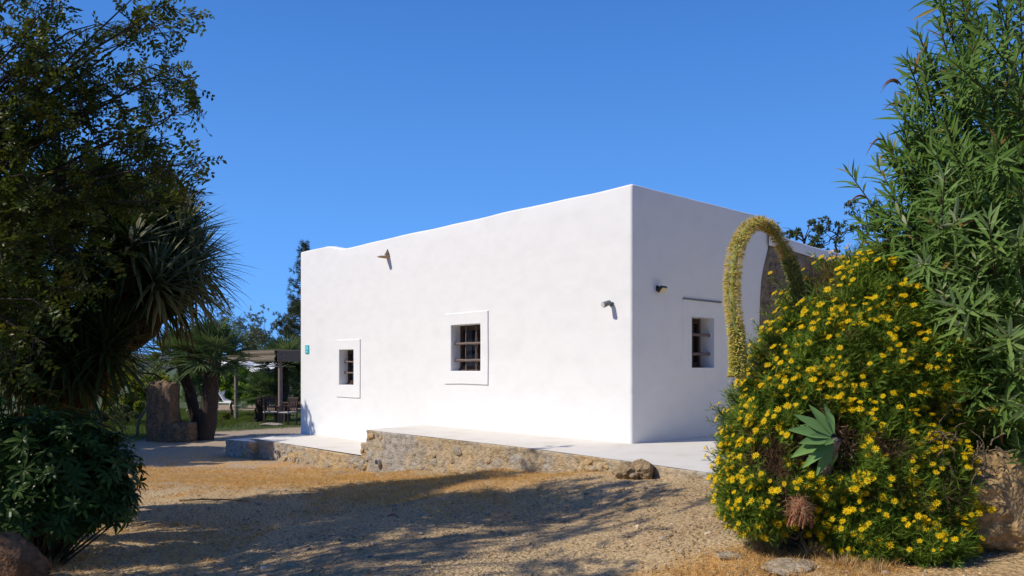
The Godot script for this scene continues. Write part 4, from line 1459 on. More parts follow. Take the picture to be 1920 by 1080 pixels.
# ---------------------------------------------------------------- ground cover
func build_ground_cover() -> void:
	var shapes := [mesh_of(lump(1.0, 2, 0.35, 5, Vector3(1, 0.6, 0.85))), mesh_of(lump(1.0, 2, 0.4, 6, Vector3(1, 0.5, 0.7)))]
	for w in 2:
		var xf := []
		var cols := PackedColorArray()
		for k in 26000:
			var d := 4.3 + 14.0 * pow(rng.randf(), 1.7)
			var x := rr(-0.72, 0.62) * d
			var z := -d
			if Vector2(x, z).length() > 20 or lawn_share(x, z) > 0.4:
				continue
			var h := to_house(Vector3(x, 0, z))
			if h.z < 2.1 and h.x > -5.4 and h.x < 3.7 or h.z < 2.0 and h.x <= -5.4 and h.x > -11.0:
				continue
			var s := 0.0035 + 0.010 * pow(rng.randf(), 4.0)
			if dry_share(x, z) > 0.5 and rng.randf() < 0.5:
				continue
			xf.append(Transform3D(Basis(Vector3.UP, rng.randf() * TAU).rotated(Vector3.RIGHT, rr(-0.4, 0.4)).scaled(Vector3.ONE * s), on_land(x, z, s * 0.2)))
			cols.append(mixc(Color(0.20, 0.15, 0.10), Color(0.60, 0.46, 0.30), 1.3))
		tag(many("gravel", shapes[w], M.pebble, xf, cols), ["fine buff gravel strewn over the yard", "small flat chips of stone in the gravel"][w], "gravel", "", "stuff")
	var bx := []
	var bc := PackedColorArray()
	for k in 900:
		var d := 4.4 + 9.0 * rng.randf()
		var x := rr(-0.6, 0.5) * d
		var h := to_house(Vector3(x, 0, -d))
		if h.z < 2.2 and h.x > -11.0:
			continue
		var s := 0.012 + 0.022 * pow(rng.randf(), 2.5)
		bx.append(Transform3D(Basis(Vector3.UP, rng.randf() * TAU).scaled(Vector3.ONE * s), on_land(x, -d, s * 0.1)))
		bc.append(mixc(Color(0.30, 0.23, 0.16), Color(0.55, 0.44, 0.31), 1.2))
	tag(many("rubble", mesh_of(lump(1.0, 3, 0.45, 15, Vector3(1, 0.55, 0.8), 3)), M.pebble, bx, bc), "scattered bigger bits of stone among the gravel", "stones", "", "stuff")
	# dead grass lying and standing
	var tuft := MB.new()
	for k in 9:
		var a := k * 2.4
		var d := Vector3(cos(a) * rr(0.3, 1.4), 1, sin(a) * rr(0.3, 1.4)).normalized()
		tuft.blade(along(d, rv()), Vector3(cos(a), 0, sin(a)) * 0.012, rr(0.04, 0.085), 0.0035, 2, rr(0.2, 1.3), 0.1, 0.3)
	var tm := mesh_of(tuft)
	var gx := []
	var gc := PackedColorArray()
	for k in 60000:
		var d := 4.3 + 11.5 * rng.randf()
		var x := rr(-0.6, 0.5) * d
		var z := -d
		var h := to_house(Vector3(x, 0, z))
		if h.z < 1.66 and h.x > -11.0 and h.x < 3.7:
			continue
		var share := dry_share(x, z)
		if x < -2.6 and z > -9.0:
			share = maxf(share, 0.35)
		if rng.randf() > share + 0.012:
			continue
		gx.append(Transform3D(along(Vector3.UP + rv() * 0.5, rv()).scaled(Vector3.ONE * rr(0.45, 1.05)), on_land(x, z, -0.004)))
		gc.append(mixc(Color(0.52, 0.29, 0.09), Color(0.70, 0.48, 0.20)))
	tag(many("dry_grass", tm, M.straw, gx, gc), "sparse orange brown dead grass along the terrace wall", "grass", "", "stuff")
	# lawn
	var lx := []
	var lc := PackedColorArray()
	var bl := MB.new()
	for k in 12:
		var a := k * 2.4
		var d := Vector3(cos(a) * rr(0.1, 0.8), 1, sin(a) * rr(0.1, 0.8)).normalized()
		bl.blade(along(d, rv()), Vector3(cos(a), 0, sin(a)) * rr(0.01, 0.06), rr(0.07, 0.16), 0.008, 2, rr(0.1, 0.9), 0.1, 0.3)
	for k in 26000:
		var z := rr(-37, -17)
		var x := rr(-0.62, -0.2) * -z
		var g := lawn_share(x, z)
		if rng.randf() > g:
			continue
		var yellow_share := smoothstep(-25.0, -21.5, z + 3.5 * noise.get_noise_2d(x, z))  # yellower towards the near end, broken up by noise
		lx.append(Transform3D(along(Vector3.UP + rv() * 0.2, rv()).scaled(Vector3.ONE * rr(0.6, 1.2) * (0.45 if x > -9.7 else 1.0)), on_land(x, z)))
		lc.append(mixc(Color(0.07, 0.12, 0.02), Color(0.15, 0.19, 0.035)).lerp(mixc(Color(0.28, 0.23, 0.06), Color(0.40, 0.31, 0.10)), yellow_share * rr(0.4, 1.0)))
	tag(many("lawn", mesh_of(bl), M.straw, lx, lc), "rough lawn, yellow by the drive and green under the pergola", "grass", "", "stuff")
	# leaf litter
	var lf := leaf_mesh(0.05, 0.018, 2, 0.8, 0.4, 0.5)
	var xf := []
	var cols := PackedColorArray()
	for k in 3600:
		var d := 4.3 + 8.0 * rng.randf()
		var x := rr(-0.65, 0.5) * d
		var h := to_house(Vector3(x, 0, -d))
		if h.z < 2.1 and h.x > -11.0:
			continue
		if x > -2.0 and x < 0.9 and rng.randf() < 0.75:
			continue
		xf.append(Transform3D(along(Vector3(rr(-1, 1), rr(-0.1, 0.15), rr(-1, 1)), Vector3.UP + rv() * 0.4).scaled(Vector3.ONE * rr(0.5, 1.3)), on_land(x, -d, 0.012)))
		cols.append(mixc(Color(0.22, 0.12, 0.05), Color(0.42, 0.27, 0.13)))
	tag(many("leaf_litter", lf, M.straw, xf, cols), "dry fallen leaves scattered over the ground", "leaves", "", "stuff")

func stone(called: String, label: String, category: String, at: Vector3, size: Vector3, turn: float, sd: int, col: Color, group := "", facets := 5, sub := 12, roughness := 0.3) -> MeshInstance3D:
	var b := lump(1.0, sub, roughness, sd, size, facets)
	for k in b.v.size():
		b.c[k] = Color(b.c[k].r * col.r, b.c[k].g * col.g, b.c[k].b * col.b)
	var o := make(called, b, M.rock, null, true)
	o.position = at
	o.rotation_degrees.y = turn
	tag(o, label, category, group)
	return o

func tuft_of_grass(at: Vector3, blades: int, ln: float, label: String, lean := 0.8) -> void:
	var b := MB.new()
	for k in blades:
		var a := rng.randf() * TAU
		var s := rng.randf() * lean
		var d := Vector3(cos(a) * s, 1, sin(a) * s).normalized()
		var c := mixc(Color(0.42, 0.25, 0.10), Color(0.62, 0.46, 0.24))
		b.blade(along(d, rv()), Vector3(cos(a), 0, sin(a)) * rr(0, 0.06), ln * rr(0.5, 1.1), 0.0035, 4, rr(0.1, 1.3), 0.1, 0.2, c, c)
	var o := make("dry_grass_tuft", b, M.straw)
	o.position = at
	tag(o, label, "grass", "dry grass tufts")

func build_stones() -> void:
	stone("boulder", "large ochre sandstone boulder under the oleander", "boulder", Vector3(3.129, 1.104, -5.000), Vector3(0.46, 0.38, 0.34), -14, 21, Color(0.42, 0.29, 0.14), "", 6, 30, 0.22)
	stone("boulder", "rust brown boulder in front of the dark umbrella shrub", "boulder", Vector3(-4.021, 0.415, -6.300), Vector3(0.235, 0.24, 0.22), 30, 33, Color(0.24, 0.125, 0.06), "", 9, 34, 0.36)
	stone("rock", "rounded brown rock against the terrace wall", "rock", Vector3(1.377, 0.763, -9.250), Vector3(0.17, 0.11, 0.12), 10, 4, Color(0.36, 0.27, 0.16), "rocks by the terrace wall", 4, 14, 0.35)
	stone("rock", "split brown rock with a raised peak against the terrace wall", "rock", Vector3(1.566, 0.795, -9.200), Vector3(0.15, 0.125, 0.12), -20, 8, Color(0.38, 0.28, 0.17), "rocks by the terrace wall", 6, 14, 0.42)
	stone("rock", "small pebble-like rock wedged between two bigger rocks", "rock", Vector3(1.436, 0.733, -9.100), Vector3(0.05, 0.035, 0.04), -20, 9, Color(0.35, 0.28, 0.2), "rocks by the terrace wall", 2, 8, 0.3)
	var spots := [[1370, 1042, 0.085, "flat grey stone half sunk beside the dry grass"], [1480, 1064, 0.15, "broad pale slab of rock level with the ground"], [1243, 1010, 0.035, "little pale stone on the bare gravel"], [800, 968, 0.06, "pale pinkish stone in the dappled shade"], [735, 966, 0.045, "small reddish stone in the dappled shade"], [1100, 925, 0.035, "small grey stone on the gravel below the rocks"], [1330, 905, 0.06, "whitish stone at the foot of the daisy bush"], [560, 880, 0.05, "ochre stone below the lower terrace vent"], [640, 886, 0.06, "ochre stone at the foot of the stair step"]]
	for k in spots.size():
		var s: Array = spots[k]
		var px := (float(s[0]) - 960.0) / 1451.0
		var py := (float(s[1]) - 690.0) / 1451.0
		var d := 6.0
		for i in 14:
			d = lerpf(d, (2.0 - land(px * d, -d)) / py, 0.6)
		var r: float = s[2]
		stone("loose_stone", s[3], "stone", on_land(px * d, -d, r * 0.05), Vector3(r * 1.3, r * (0.16 if r > 0.08 else 0.38), r), k * 47.0, 90 + k, Color(0.42, 0.36, 0.28) if k != 4 else Color(0.45, 0.22, 0.13), "loose stones in the yard", 4, 8, 0.3)
	# rust-red fibrous stump at the foot of the bush
	var root := thing("root_stump", "rust red fibrous stump under the daisy bush", "stump", Vector3(1.749, 1.100, -4.700))
	root.scale = Vector3.ONE * 0.8
	for k in 16:
		var rb := MB.new()
		var a := TAU * k / 16.0 + rr(-0.3, 0.3)
		var w := []
		for i in 7:
			var f := i / 6.0
			w.append(Vector3(cos(a + f) * (0.02 + 0.07 * pow(f, 0.7)) + rr(-0.008, 0.008), 0.13 - 0.2 * f + rr(-0.01, 0.01), sin(a + f) * (0.02 + 0.06 * pow(f, 0.7))))
		rb.tube(w, taper(6, rr(0.014, 0.024), 0.006), 6, mixc(Color(0.36, 0.13, 0.075), Color(0.48, 0.23, 0.13)))
		make("root", rb, M.bark, root, true)
	var xf := []
	var cols := PackedColorArray()
	for k in 800:
		var d := rv()
		if d.y < 0.0 and rng.randf() < 0.6:
			continue
		var at := Vector3(d.x * 0.085, d.y * 0.10 + 0.05, d.z * 0.078)
		xf.append(Transform3D(along((rv() + Vector3(0, -0.6, 0) + d * 0.5).normalized(), d).scaled(Vector3.ONE * rr(0.5, 1.2)), at))
		cols.append(mixc(Color(0.30, 0.12, 0.065), Color(0.5, 0.36, 0.19)))
	many("fibres", leaf_mesh(0.085, 0.0035, 4, 1.8, 0.2, 0.4), M.straw, xf, cols, root)
	var brush := MB.new()
	for k in 34:
		var a := Vector3(2.732, 1.480, -4.720) + Vector3(rr(-0.2, 0.22), rr(-0.12, 0.1), rr(-0.12, 0.08))
		var w := [a]
		var dd := rv()
		for i in 7:
			dd = (dd + rv() * 0.55 + Vector3(0.05, -0.08, 0)).normalized()
			a += dd * rr(0.02, 0.04)
			w.append(a)
		brush.tube(w, taper(7, rr(0.004, 0.009), 0.002), 5, mixc(Color(0.16, 0.115, 0.075), Color(0.36, 0.28, 0.19)))
	tag(make("dry_brush", brush, M.bark, null, true), "tangle of dry curled twigs lying on the ochre boulder", "brushwood")
	for e in [[1425, 1018, 170, 0.24, "tall dry grass tuft in front of the daisies"], [1470, 1010, 120, 0.18, "dry grass tuft beneath the red stump"], [1395, 1005, 60, 0.15, "thin dry grass tuft at the left foot of the daisies"], [1530, 1045, 200, 0.13, "low straw coloured tuft of matted grass"], [1580, 1062, 150, 0.11, "matted straw tuft under the bush edge"], [1640, 1070, 120, 0.1, "withered low tuft under the shaded flowers"], [100, 1066, 60, 0.16, "dry grass tuft beside the rust brown boulder"], [150, 1050, 50, 0.16, "thin dry tuft under the dark shrub"], [330, 985, 80, 0.07, "flat patch of dead grass by the drive"]]:
		var px := (float(e[0]) - 960.0) / 1451.0
		var py := (float(e[1]) - 690.0) / 1451.0
		var d := 6.0
		for i in 14:
			d = lerpf(d, (2.0 - land(px * d, -d)) / py, 0.6)
		tuft_of_grass(on_land(px * d, -d, -0.005), e[2], e[3], e[4], 0.9)

# ---------------------------------------------------------------- fittings on the house
func build_fittings() -> void:
	var l := thing("wall_spotlight", "small grey spotlight on the sunlit front wall", "lamp", from_house(Vector3(-0.40, 3.0, 0.0)), TURN)
	var b := MB.new()
	b.box(Vector3(0, 0, 0.015), Vector3(0.07, 0.07, 0.03), 0.006)
	make("wall_plate", b, M.grey, l)
	b = MB.new()
	b.tube([Vector3(0, 0.0, 0.025), Vector3(0, 0.005, 0.07)], [0.013, 0.013], 7)
	make("arm", b, M.grey, l)
	b = MB.new()
	b.tube([Vector3(0.0, 0.035, 0.05), Vector3(-0.004, 0.02, 0.08), Vector3(-0.02, -0.012, 0.165), Vector3(-0.022, -0.02, 0.185)], [0.03, 0.042, 0.046, 0.046], 10)
	make("housing", b, M.grey, l, true)
	b = MB.new()
	b.tube([Vector3(-0.022, -0.02, 0.184), Vector3(-0.024, -0.024, 0.192)], [0.038, 0.036], 10)
	make("lens", b, M.cloth, l)

	l = thing("wall_floodlight", "black floodlight with a cream lens on the shaded gable", "lamp", from_house(Vector3(0.0, 3.24, -0.62)), TURN + 90.0)
	b = MB.new()
	b.box(Vector3(0, 0.02, 0.012), Vector3(0.06, 0.09, 0.025), 0.005)
	make("wall_plate", b, M.black, l)
	b = MB.new()
	b.tube([Vector3(0, 0.03, 0.02), Vector3(0, 0.035, 0.07)], [0.012, 0.012], 7)
	make("arm", b, M.black, l)
	var tilt := Basis(Vector3.RIGHT, 0.75)
	b = MB.new()
	b.box(Vector3(0, 0, 0.1), Vector3(0.15, 0.12, 0.05), 0.012, tilt)
	make("housing", b, M.black, l)
	b = MB.new()
	b.box(Vector3(0, 0, 0.1) + tilt * Vector3(0, 0, 0.027), Vector3(0.12, 0.095, 0.006), 0.002, tilt)
	make("lens", b, M.lens, l)

	l = thing("wall_plaque", "little turquoise plaque with pale print at the far end of the front wall", "plaque", from_house(Vector3(-10.445, 2.47, 0.012)), TURN)
	b = MB.new()
	b.box(Vector3.ZERO, Vector3(0.19, 0.215, 0.012), 0.003)
	make("plate", b, M.plaque, l)
	b = MB.new()
	b.box(Vector3(0, 0.035, 0.0065), Vector3(0.165, 0.10, 0.003), 0.0)
	make("emblem_field", b, M.plaque_light, l)
	for k in 2:
		b = MB.new()
		b.box(Vector3(-0.015, -0.05 - 0.026 * k, 0.0075), Vector3(0.11 - 0.03 * k, 0.011, 0.003), 0.0)
		make("print_line", b, M.print, l)

# ---------------------------------------------------------------- the garden beyond
func fan_palm(at: Vector3, top: Vector3, girth: float, fronds: int, size: float, label: String, sd: int, col_a: Color, col_b: Color) -> Node3D:
	var root := thing("fan_palm", label, "palm", at, 0.0, "fan palms beyond the drive")
	var c := top - at
	var b := MB.new()
	var way := wander(Vector3(0, -0.2, 0), c, 8, 0.12)
	b.tube(way, taper(8, girth * 1.15, girth * 0.9), 10, Color(0.085, 0.06, 0.045))
	for k in 150:                                     # stubs of old leaf stalks
		var f := rr(0.02, 1.0)
		var p: Vector3 = way[mini(int(f * 8), 7)].lerp(way[mini(int(f * 8) + 1, 8)], f * 8 - int(f * 8))
		var a := rng.randf() * TAU
		var d := Vector3(cos(a), 0.9, sin(a)).normalized()
		b.blade(along(d, Vector3(cos(a), 0, sin(a))), p + Vector3(cos(a), 0, sin(a)) * girth * 0.9, 0.11, 0.07, 2, -0.3, 0.3, 0.3, Color(0.13, 0.085, 0.05), Color(0.2, 0.12, 0.07))
	make("trunk", b, M.bark, root, true)
	var shapes := [frond(24, 0.34, 0.46, sd), frond(22, 0.40, 0.44, sd + 1), frond(26, 0.28, 0.46, sd + 2)]
	var tones := []
	for k in 4:
		var m := leafmat(0.5, 0.6)
		var t := col_a.lerp(col_b, k / 3.0)
		m.albedo_color = lin(t.r, t.g, t.b)
		tones.append(m)
	for k in fronds:
		var f := k / (fronds - 1.0)
		var a := k * 2.4 + rr(-0.3, 0.3)
		var el := lerpf(-0.6, 1.3, pow(f, 0.9))
		var d := Vector3(cos(a) * cos(el), sin(el), sin(a) * cos(el))
		var o := put("frond", shapes[k % 3], tones[rng.randi() % 4], root)
		o.transform = Transform3D(along(d, Vector3.UP + rv() * 0.25).scaled(Vector3.ONE * size * rr(0.8, 1.1)), c + d * girth * 0.6)
	return root

func build_garden() -> void:
	# ragged stone pillar
	var p := thing("stone_pillar", "ragged brown stone gate pillar with a broken lower part", "pillar", on_land(-9.55, -21.2))
	for e in [[Vector3(0, 0.72, 0), Vector3(0.36, 0.90, 0.34), 61, "pillar_block"], [Vector3(0.5, 0.16, 0.05), Vector3(0.40, 0.36, 0.33), 62, "broken_block"]]:
		var b := MB.new()
		var s: Vector3 = e[1]
		var lb := lump(1.0, 24, 0.22, e[2], Vector3.ONE, 0)
		for k in lb.v.size():
			var q := lb.v[k]
			var m := maxf(absf(q.x), maxf(absf(q.y), absf(q.z)))
			q = q.lerp(q / m, 0.72)                  # squarer
			q *= 1.0 + 0.10 * noise.get_noise_3dv(q * 13.0 + Vector3(e[2], 0, 0)) + 0.06 * fine.get_noise_3dv(q * 16.0)
			lb.v[k] = q * s
			var n := clampf(0.5 + noise.get_noise_3dv(q * 22.0), 0, 1)
			lb.c[k] = Color(0.13, 0.10, 0.07).lerp(Color(0.27, 0.175, 0.10), n)
		b = lb
		var o := make(e[3], b, M.rock, p, true)
		o.position = e[0]
	fan_palm(on_land(-8.75, -21.9), Vector3(-9.431, 2.273, -22.000), 0.15, 38, 1.4, "leaning fan palm beside the stone pillar", 3, Color(0.075, 0.13, 0.055), Color(0.16, 0.22, 0.095))
	fan_palm(on_land(-8.55, -21.5), Vector3(-8.268, 2.267, -21.500), 0.22, 44, 1.5, "upright fan palm with a thick shaggy trunk", 5, Color(0.075, 0.13, 0.055), Color(0.16, 0.22, 0.095))
	fan_palm(on_land(-8.9, -30.0), Vector3(-8.932, 2.041, -30.000), 0.28, 34, 1.7, "tall fan palm behind the pergola", 7, Color(0.075, 0.13, 0.055), Color(0.16, 0.22, 0.095))
	fan_palm(on_land(-9.6, -29.2), Vector3(-9.418, 0.954, -29.200), 0.2, 26, 1.3, "low young fan palm beside the dining chair", 9, Color(0.075, 0.13, 0.055), Color(0.16, 0.22, 0.095))
	# leaning pole
	var b := MB.new()
	b.tube(wander(on_land(-10.9, -22.3, -0.1), Vector3(-10.037, 1.668, -21.900), 8, 0.16), taper(8, 0.045, 0.03), 7, Color(0.30, 0.25, 0.20))
	tag(make("leaning_pole", b, M.bark, null, true), "weathered crooked pole leaning on the stone pillar", "pole")
	b = MB.new()
	b.tube([Vector3(-10.667, 1.859, -20.500), Vector3(-10.321, 1.900, -20.800), Vector3(-9.789, 1.839, -21.200), Vector3(-9.645, 1.676, -21.400)], [0.02, 0.03, 0.03, 0.02], 6, Color(0.05, 0.04, 0.03))
	b.tube([Vector3(-9.645, 1.676, -21.400), Vector3(-9.616, 1.189, -21.400)], [0.02, 0.02], 6, Color(0.05, 0.04, 0.03))
	tag(make("dead_branch", b, M.bark, null, true), "thin dark branch resting on top of the stone pillar", "branch")
	b = MB.new()
	b.tube([Vector3(-4.578, 1.378, -8.200), Vector3(-4.408, 1.424, -8.200), Vector3(-4.267, 1.469, -8.200), Vector3(-4.171, 1.407, -8.200), Vector3(-4.125, 1.333, -8.200), Vector3(-4.171, 1.277, -8.200), Vector3(-4.250, 1.254, -8.200)], [0.012, 0.012, 0.011, 0.011, 0.010, 0.009, 0.006], 7, Color(0.06, 0.045, 0.035))
	b.tube([Vector3(-4.578, 1.378, -8.200), on_land(-4.75, -8.3, -0.05)], [0.012, 0.02], 7, Color(0.06, 0.045, 0.035))
	var st := MB.new()
	st.tube([on_land(-4.55, -10.6, 0.015), on_land(-4.2, -10.5, 0.03), on_land(-3.85, -10.45, 0.02), on_land(-3.5, -10.3, 0.015)], [0.012, 0.014, 0.011, 0.006], 6, Color(0.17, 0.12, 0.08))
	tag(make("fallen_stick", st, M.bark, null, true), "thin dark stick lying on the shaded drive", "branch")
	tag(make("curled_stem", b, M.bark, null, true), "dark bare stem curling out of the umbrella shrub", "branch")

	# trees and shrubs
	var small := [whorl(6, 1.0, 0.5, 0.6, 0.4, 21), whorl(5, 1.0, 0.45, 0.9, 0.3, 22)]
	var slim := [whorl(7, 1.0, 0.28, 0.7, 0.3, 23), whorl(6, 1.0, 0.24, 1.0, 0.2, 24)]
	var dark_a := Color(0.03, 0.055, 0.015)
	var dark_b := Color(0.07, 0.10, 0.025)
	var bark := Color(0.10, 0.08, 0.06)
	tree("carob_tree", "dense carob tree on the far bank of the drive, half hidden by the yucca", "tree", on_land(-13.0, -16.6), 2.2, 0.3, [[Vector3(0, 4.2, 0), Vector3(2.3, 1.6, 1.9)], [Vector3(1.2, 3.4, 0.6), Vector3(1.4, 1.2, 1.4)], [Vector3(-0.5, 5.4, -0.3), Vector3(1.8, 1.3, 1.6)], [Vector3(1.5, 5.2, -0.8), Vector3(1.4, 1.1, 1.5)], [Vector3(-1.6, 3.6, 0.2), Vector3(1.6, 1.4, 1.6)]], small, 15000, 0.15, dark_a, dark_b, bark, "", -0.18)
	tree("carob_tree", "broad carob tree behind the first, shading the drive", "tree", on_land(-16.4, -19.4), 2.2, 0.3, [[Vector3(0, 4.4, 0), Vector3(2.3, 1.6, 1.9)], [Vector3(1.6, 3.8, 0.8), Vector3(1.6, 1.2, 1.4)], [Vector3(0.8, 5.6, -0.6), Vector3(1.8, 1.2, 1.6)], [Vector3(2.0, 4.3, 0.2), Vector3(1.5, 1.1, 1.5)]], small, 14000, 0.16, dark_a, dark_b, bark, "", -0.18)
	tree("citrus_shrub", "bright yellow green citrus shrub behind the leaning pole", "shrub", on_land(-13.9, -28.0), 0.5, 0.07, [[Vector3(-0.3, 1.35, 0), Vector3(1.0, 0.85, 0.8)], [Vector3(0.8, 1.2, 0.2), Vector3(0.8, 0.7, 0.7)], [Vector3(0.2, 0.6, 0.5), Vector3(0.9, 0.5, 0.5)]], small, 3400, 0.10, Color(0.14, 0.22, 0.02), Color(0.36, 0.35, 0.03), bark, "", -0.25)
	tree("hedge_shrub", "grey green weedy shrub below the citrus", "shrub", on_land(-14.2, -26.5), 0.3, 0.05, [[Vector3(0, 0.5, 0), Vector3(1.5, 0.4, 0.5)]], slim, 1200, 0.12, Color(0.10, 0.13, 0.05), Color(0.16, 0.18, 0.08), bark, "", -0.25)
	tree("garden_shrub", "light green leafy shrub between the palm and the pergola post", "shrub", on_land(-11.6, -32.0), 0.5, 0.06, [[Vector3(0, 1.35, 0), Vector3(0.9, 0.6, 0.6)], [Vector3(0.7, 0.9, 0), Vector3(0.7, 0.5, 0.5)]], small, 1500, 0.15, Color(0.16, 0.30, 0.03), Color(0.30, 0.42, 0.06), bark, "", -0.2)
	tree("garden_shrub", "low yellow green shrub at the foot of the upright fan palm", "shrub", on_land(-9.9, -26.4), 0.1, 0.03, [[Vector3(0, 0.28, 0), Vector3(0.7, 0.26, 0.4)]], slim, 700, 0.10, Color(0.12, 0.15, 0.03), Color(0.25, 0.25, 0.05), bark, "", -0.25)
	tree("garden_shrub", "dark green shrub filling the back of the pergola", "shrub", on_land(-8.6, -36.0), 0.6, 0.08, [[Vector3(-1.6, 1.2, 0), Vector3(1.5, 1.0, 0.8)], [Vector3(0.6, 1.5, 0), Vector3(1.5, 1.3, 0.8)], [Vector3(2.2, 1.2, 0), Vector3(1.4, 1.1, 0.8)]], slim, 3600, 0.16, Color(0.10, 0.15, 0.05), Color(0.22, 0.27, 0.10), bark, "", -0.3)
	tree("garden_shrub", "olive green shrub behind the white sun loungers", "shrub", on_land(-15.5, -44.0), 0.6, 0.08, [[Vector3(-2, 1.2, 0), Vector3(2.2, 1.2, 0.8)], [Vector3(1.6, 1.4, 0), Vector3(2.4, 1.3, 0.8)]], slim, 3400, 0.18, Color(0.11, 0.17, 0.05), Color(0.23, 0.27, 0.09), bark, "", -0.3)
	tree("olive_tree", "pale grey green tree with an airy crown over the fan palms", "tree", on_land(-17.4, -46.0), 2.2, 0.16, [[Vector3(0.4, 4.6, 0), Vector3(1.6, 1.7, 1.3)], [Vector3(-1.2, 3.6, 0), Vector3(1.4, 1.1, 1.2)], [Vector3(1.6, 3.2, 0), Vector3(1.3, 1.1, 1.0)]], slim, 2600, 0.16, Color(0.14, 0.16, 0.10), Color(0.22, 0.23, 0.15), bark, "", -0.1)
	tree("olive_tree", "thin grey green tree rising behind the pergola roof", "tree", on_land(-13.6, -44.0), 2.0, 0.14, [[Vector3(-0.4, 4.0, 0), Vector3(1.3, 1.4, 1.0)], [Vector3(0.9, 4.6, 0), Vector3(0.9, 1.1, 0.9)], [Vector3(1.2, 3.0, 0), Vector3(1.5, 0.9, 1.0)]], slim, 2300, 0.15, Color(0.13, 0.15, 0.09), Color(0.20, 0.21, 0.13), bark, "", -0.1)
	tree("olive_tree", "low hazy tree left of the fan palms, beyond the lawn", "tree", on_land(-22.5, -50.0), 1.6, 0.14, [[Vector3(-1.5, 2.4, 0), Vector3(1.8, 1.0, 1.0)], [Vector3(1.6, 2.8, 0), Vector3(1.8, 1.3, 1.0)], [Vector3(3.4, 3.2, 0), Vector3(1.2, 1.0, 1.0)]], slim, 2600, 0.17, Color(0.14, 0.16, 0.10), Color(0.22, 0.23, 0.15), bark, "", -0.1)
	tree("carob_tree", "sparse tree top showing over the rubble wing", "tree", on_land(9.8, -24.0), 3.6, 0.16, [[Vector3(0.3, 5.9, 0), Vector3(1.2, 0.6, 0.9)], [Vector3(1.4, 6.3, 0), Vector3(0.9, 0.8, 0.9)], [Vector3(-0.9, 5.9, 0.2), Vector3(0.7, 0.5, 0.6)], [Vector3(0.5, 5.0, 0.2), Vector3(1.6, 0.9, 0.9)]], small, 1700, 0.10, Color(0.05, 0.08, 0.025), Color(0.10, 0.12, 0.04), bark, "", 0.0)
	tree("sky_block_tree", "added spreading evergreen, out of view, keeping sky light off the gable", "tree", on_land(6.5, 4.5), 2.8, 0.3, [[Vector3(0, 5.0, 0), Vector3(3.0, 2.2, 2.6)], [Vector3(-2.2, 4.4, 0.5), Vector3(2.0, 1.6, 1.8)], [Vector3(1.6, 6.4, 0), Vector3(2.2, 1.6, 2.0)]], small, 7000, 0.26, dark_a, dark_b, bark, "", -0.2)  # added behind the camera to hold blue sky light off the gable
	tree("sky_block_tree", "added tall evergreen, out of view, keeping sky light off the yard", "tree", on_land(-1.5, 7.0), 2.8, 0.3, [[Vector3(0, 5.4, 0), Vector3(3.2, 2.4, 2.6)], [Vector3(2.6, 4.8, 0.5), Vector3(2.0, 1.8, 1.8)], [Vector3(-2.4, 5.0, 0), Vector3(2.2, 1.8, 2.0)]], small, 7500, 0.26, dark_a, dark_b, bark, "", -0.2)  # second unseen tree, put in to block sky and deepen the shade
	build_conifer()
	build_pergola()

func build_conifer() -> void:
	var base := on_land(-10.75, -40.0)
	var root := thing("conifer", "dark layered conifer rising behind the far corner of the house", "tree", base)
	var b := MB.new()
	b.tube(wander(Vector3(0, -0.3, 0), Vector3(0.1, 8.55, 0), 10, 0.12), taper(10, 0.2, 0.02), 8, Color(0.08, 0.065, 0.05))
	var xf := []
	var cols := PackedColorArray()
	var needle := whorl(9, 1.0, 0.12, 0.9, 0.2, 31)
	for k in 62:
		var y := 0.8 + 7.6 * k / 61.0
		var reach := minf(1.75, lerpf(3.1, 0.15, pow((y - 0.8) / 7.7, 0.8))) * rr(0.35, 1.1)
		for w in 3:
			var a := k * 2.4 + w * 2.09 + rr(-0.4, 0.4)
			var d := Vector3(cos(a), 0.05, sin(a))
			var tip := Vector3(0, y, 0) + d * reach + Vector3(0, 0.12 * reach, 0)
			var way := wander(Vector3(0.05, y, 0), tip, 4, 0.1, 0.12 * reach)
			b.tube(way, taper(4, 0.03, 0.008), 4, Color(0.08, 0.065, 0.05))
			var n := int(4 + reach * 11)
			for q in n:
				var f := pow(rng.randf(), 0.6)
				var p: Vector3 = way[mini(int(f * 4), 3)].lerp(way[mini(int(f * 4) + 1, 4)], f * 4 - int(f * 4))
				xf.append(Transform3D(along((d + rv() * 0.7 + Vector3(0, 0.35, 0)).normalized(), rv()).scaled(Vector3.ONE * rr(0.12, 0.22)), p + rv() * 0.09))
				cols.append(mixc(Color(0.035, 0.06, 0.03), Color(0.085, 0.10, 0.045)))
	make("trunk", b, M.bark, root, true)
	many("crown", needle, M.leaf, xf, cols, root)

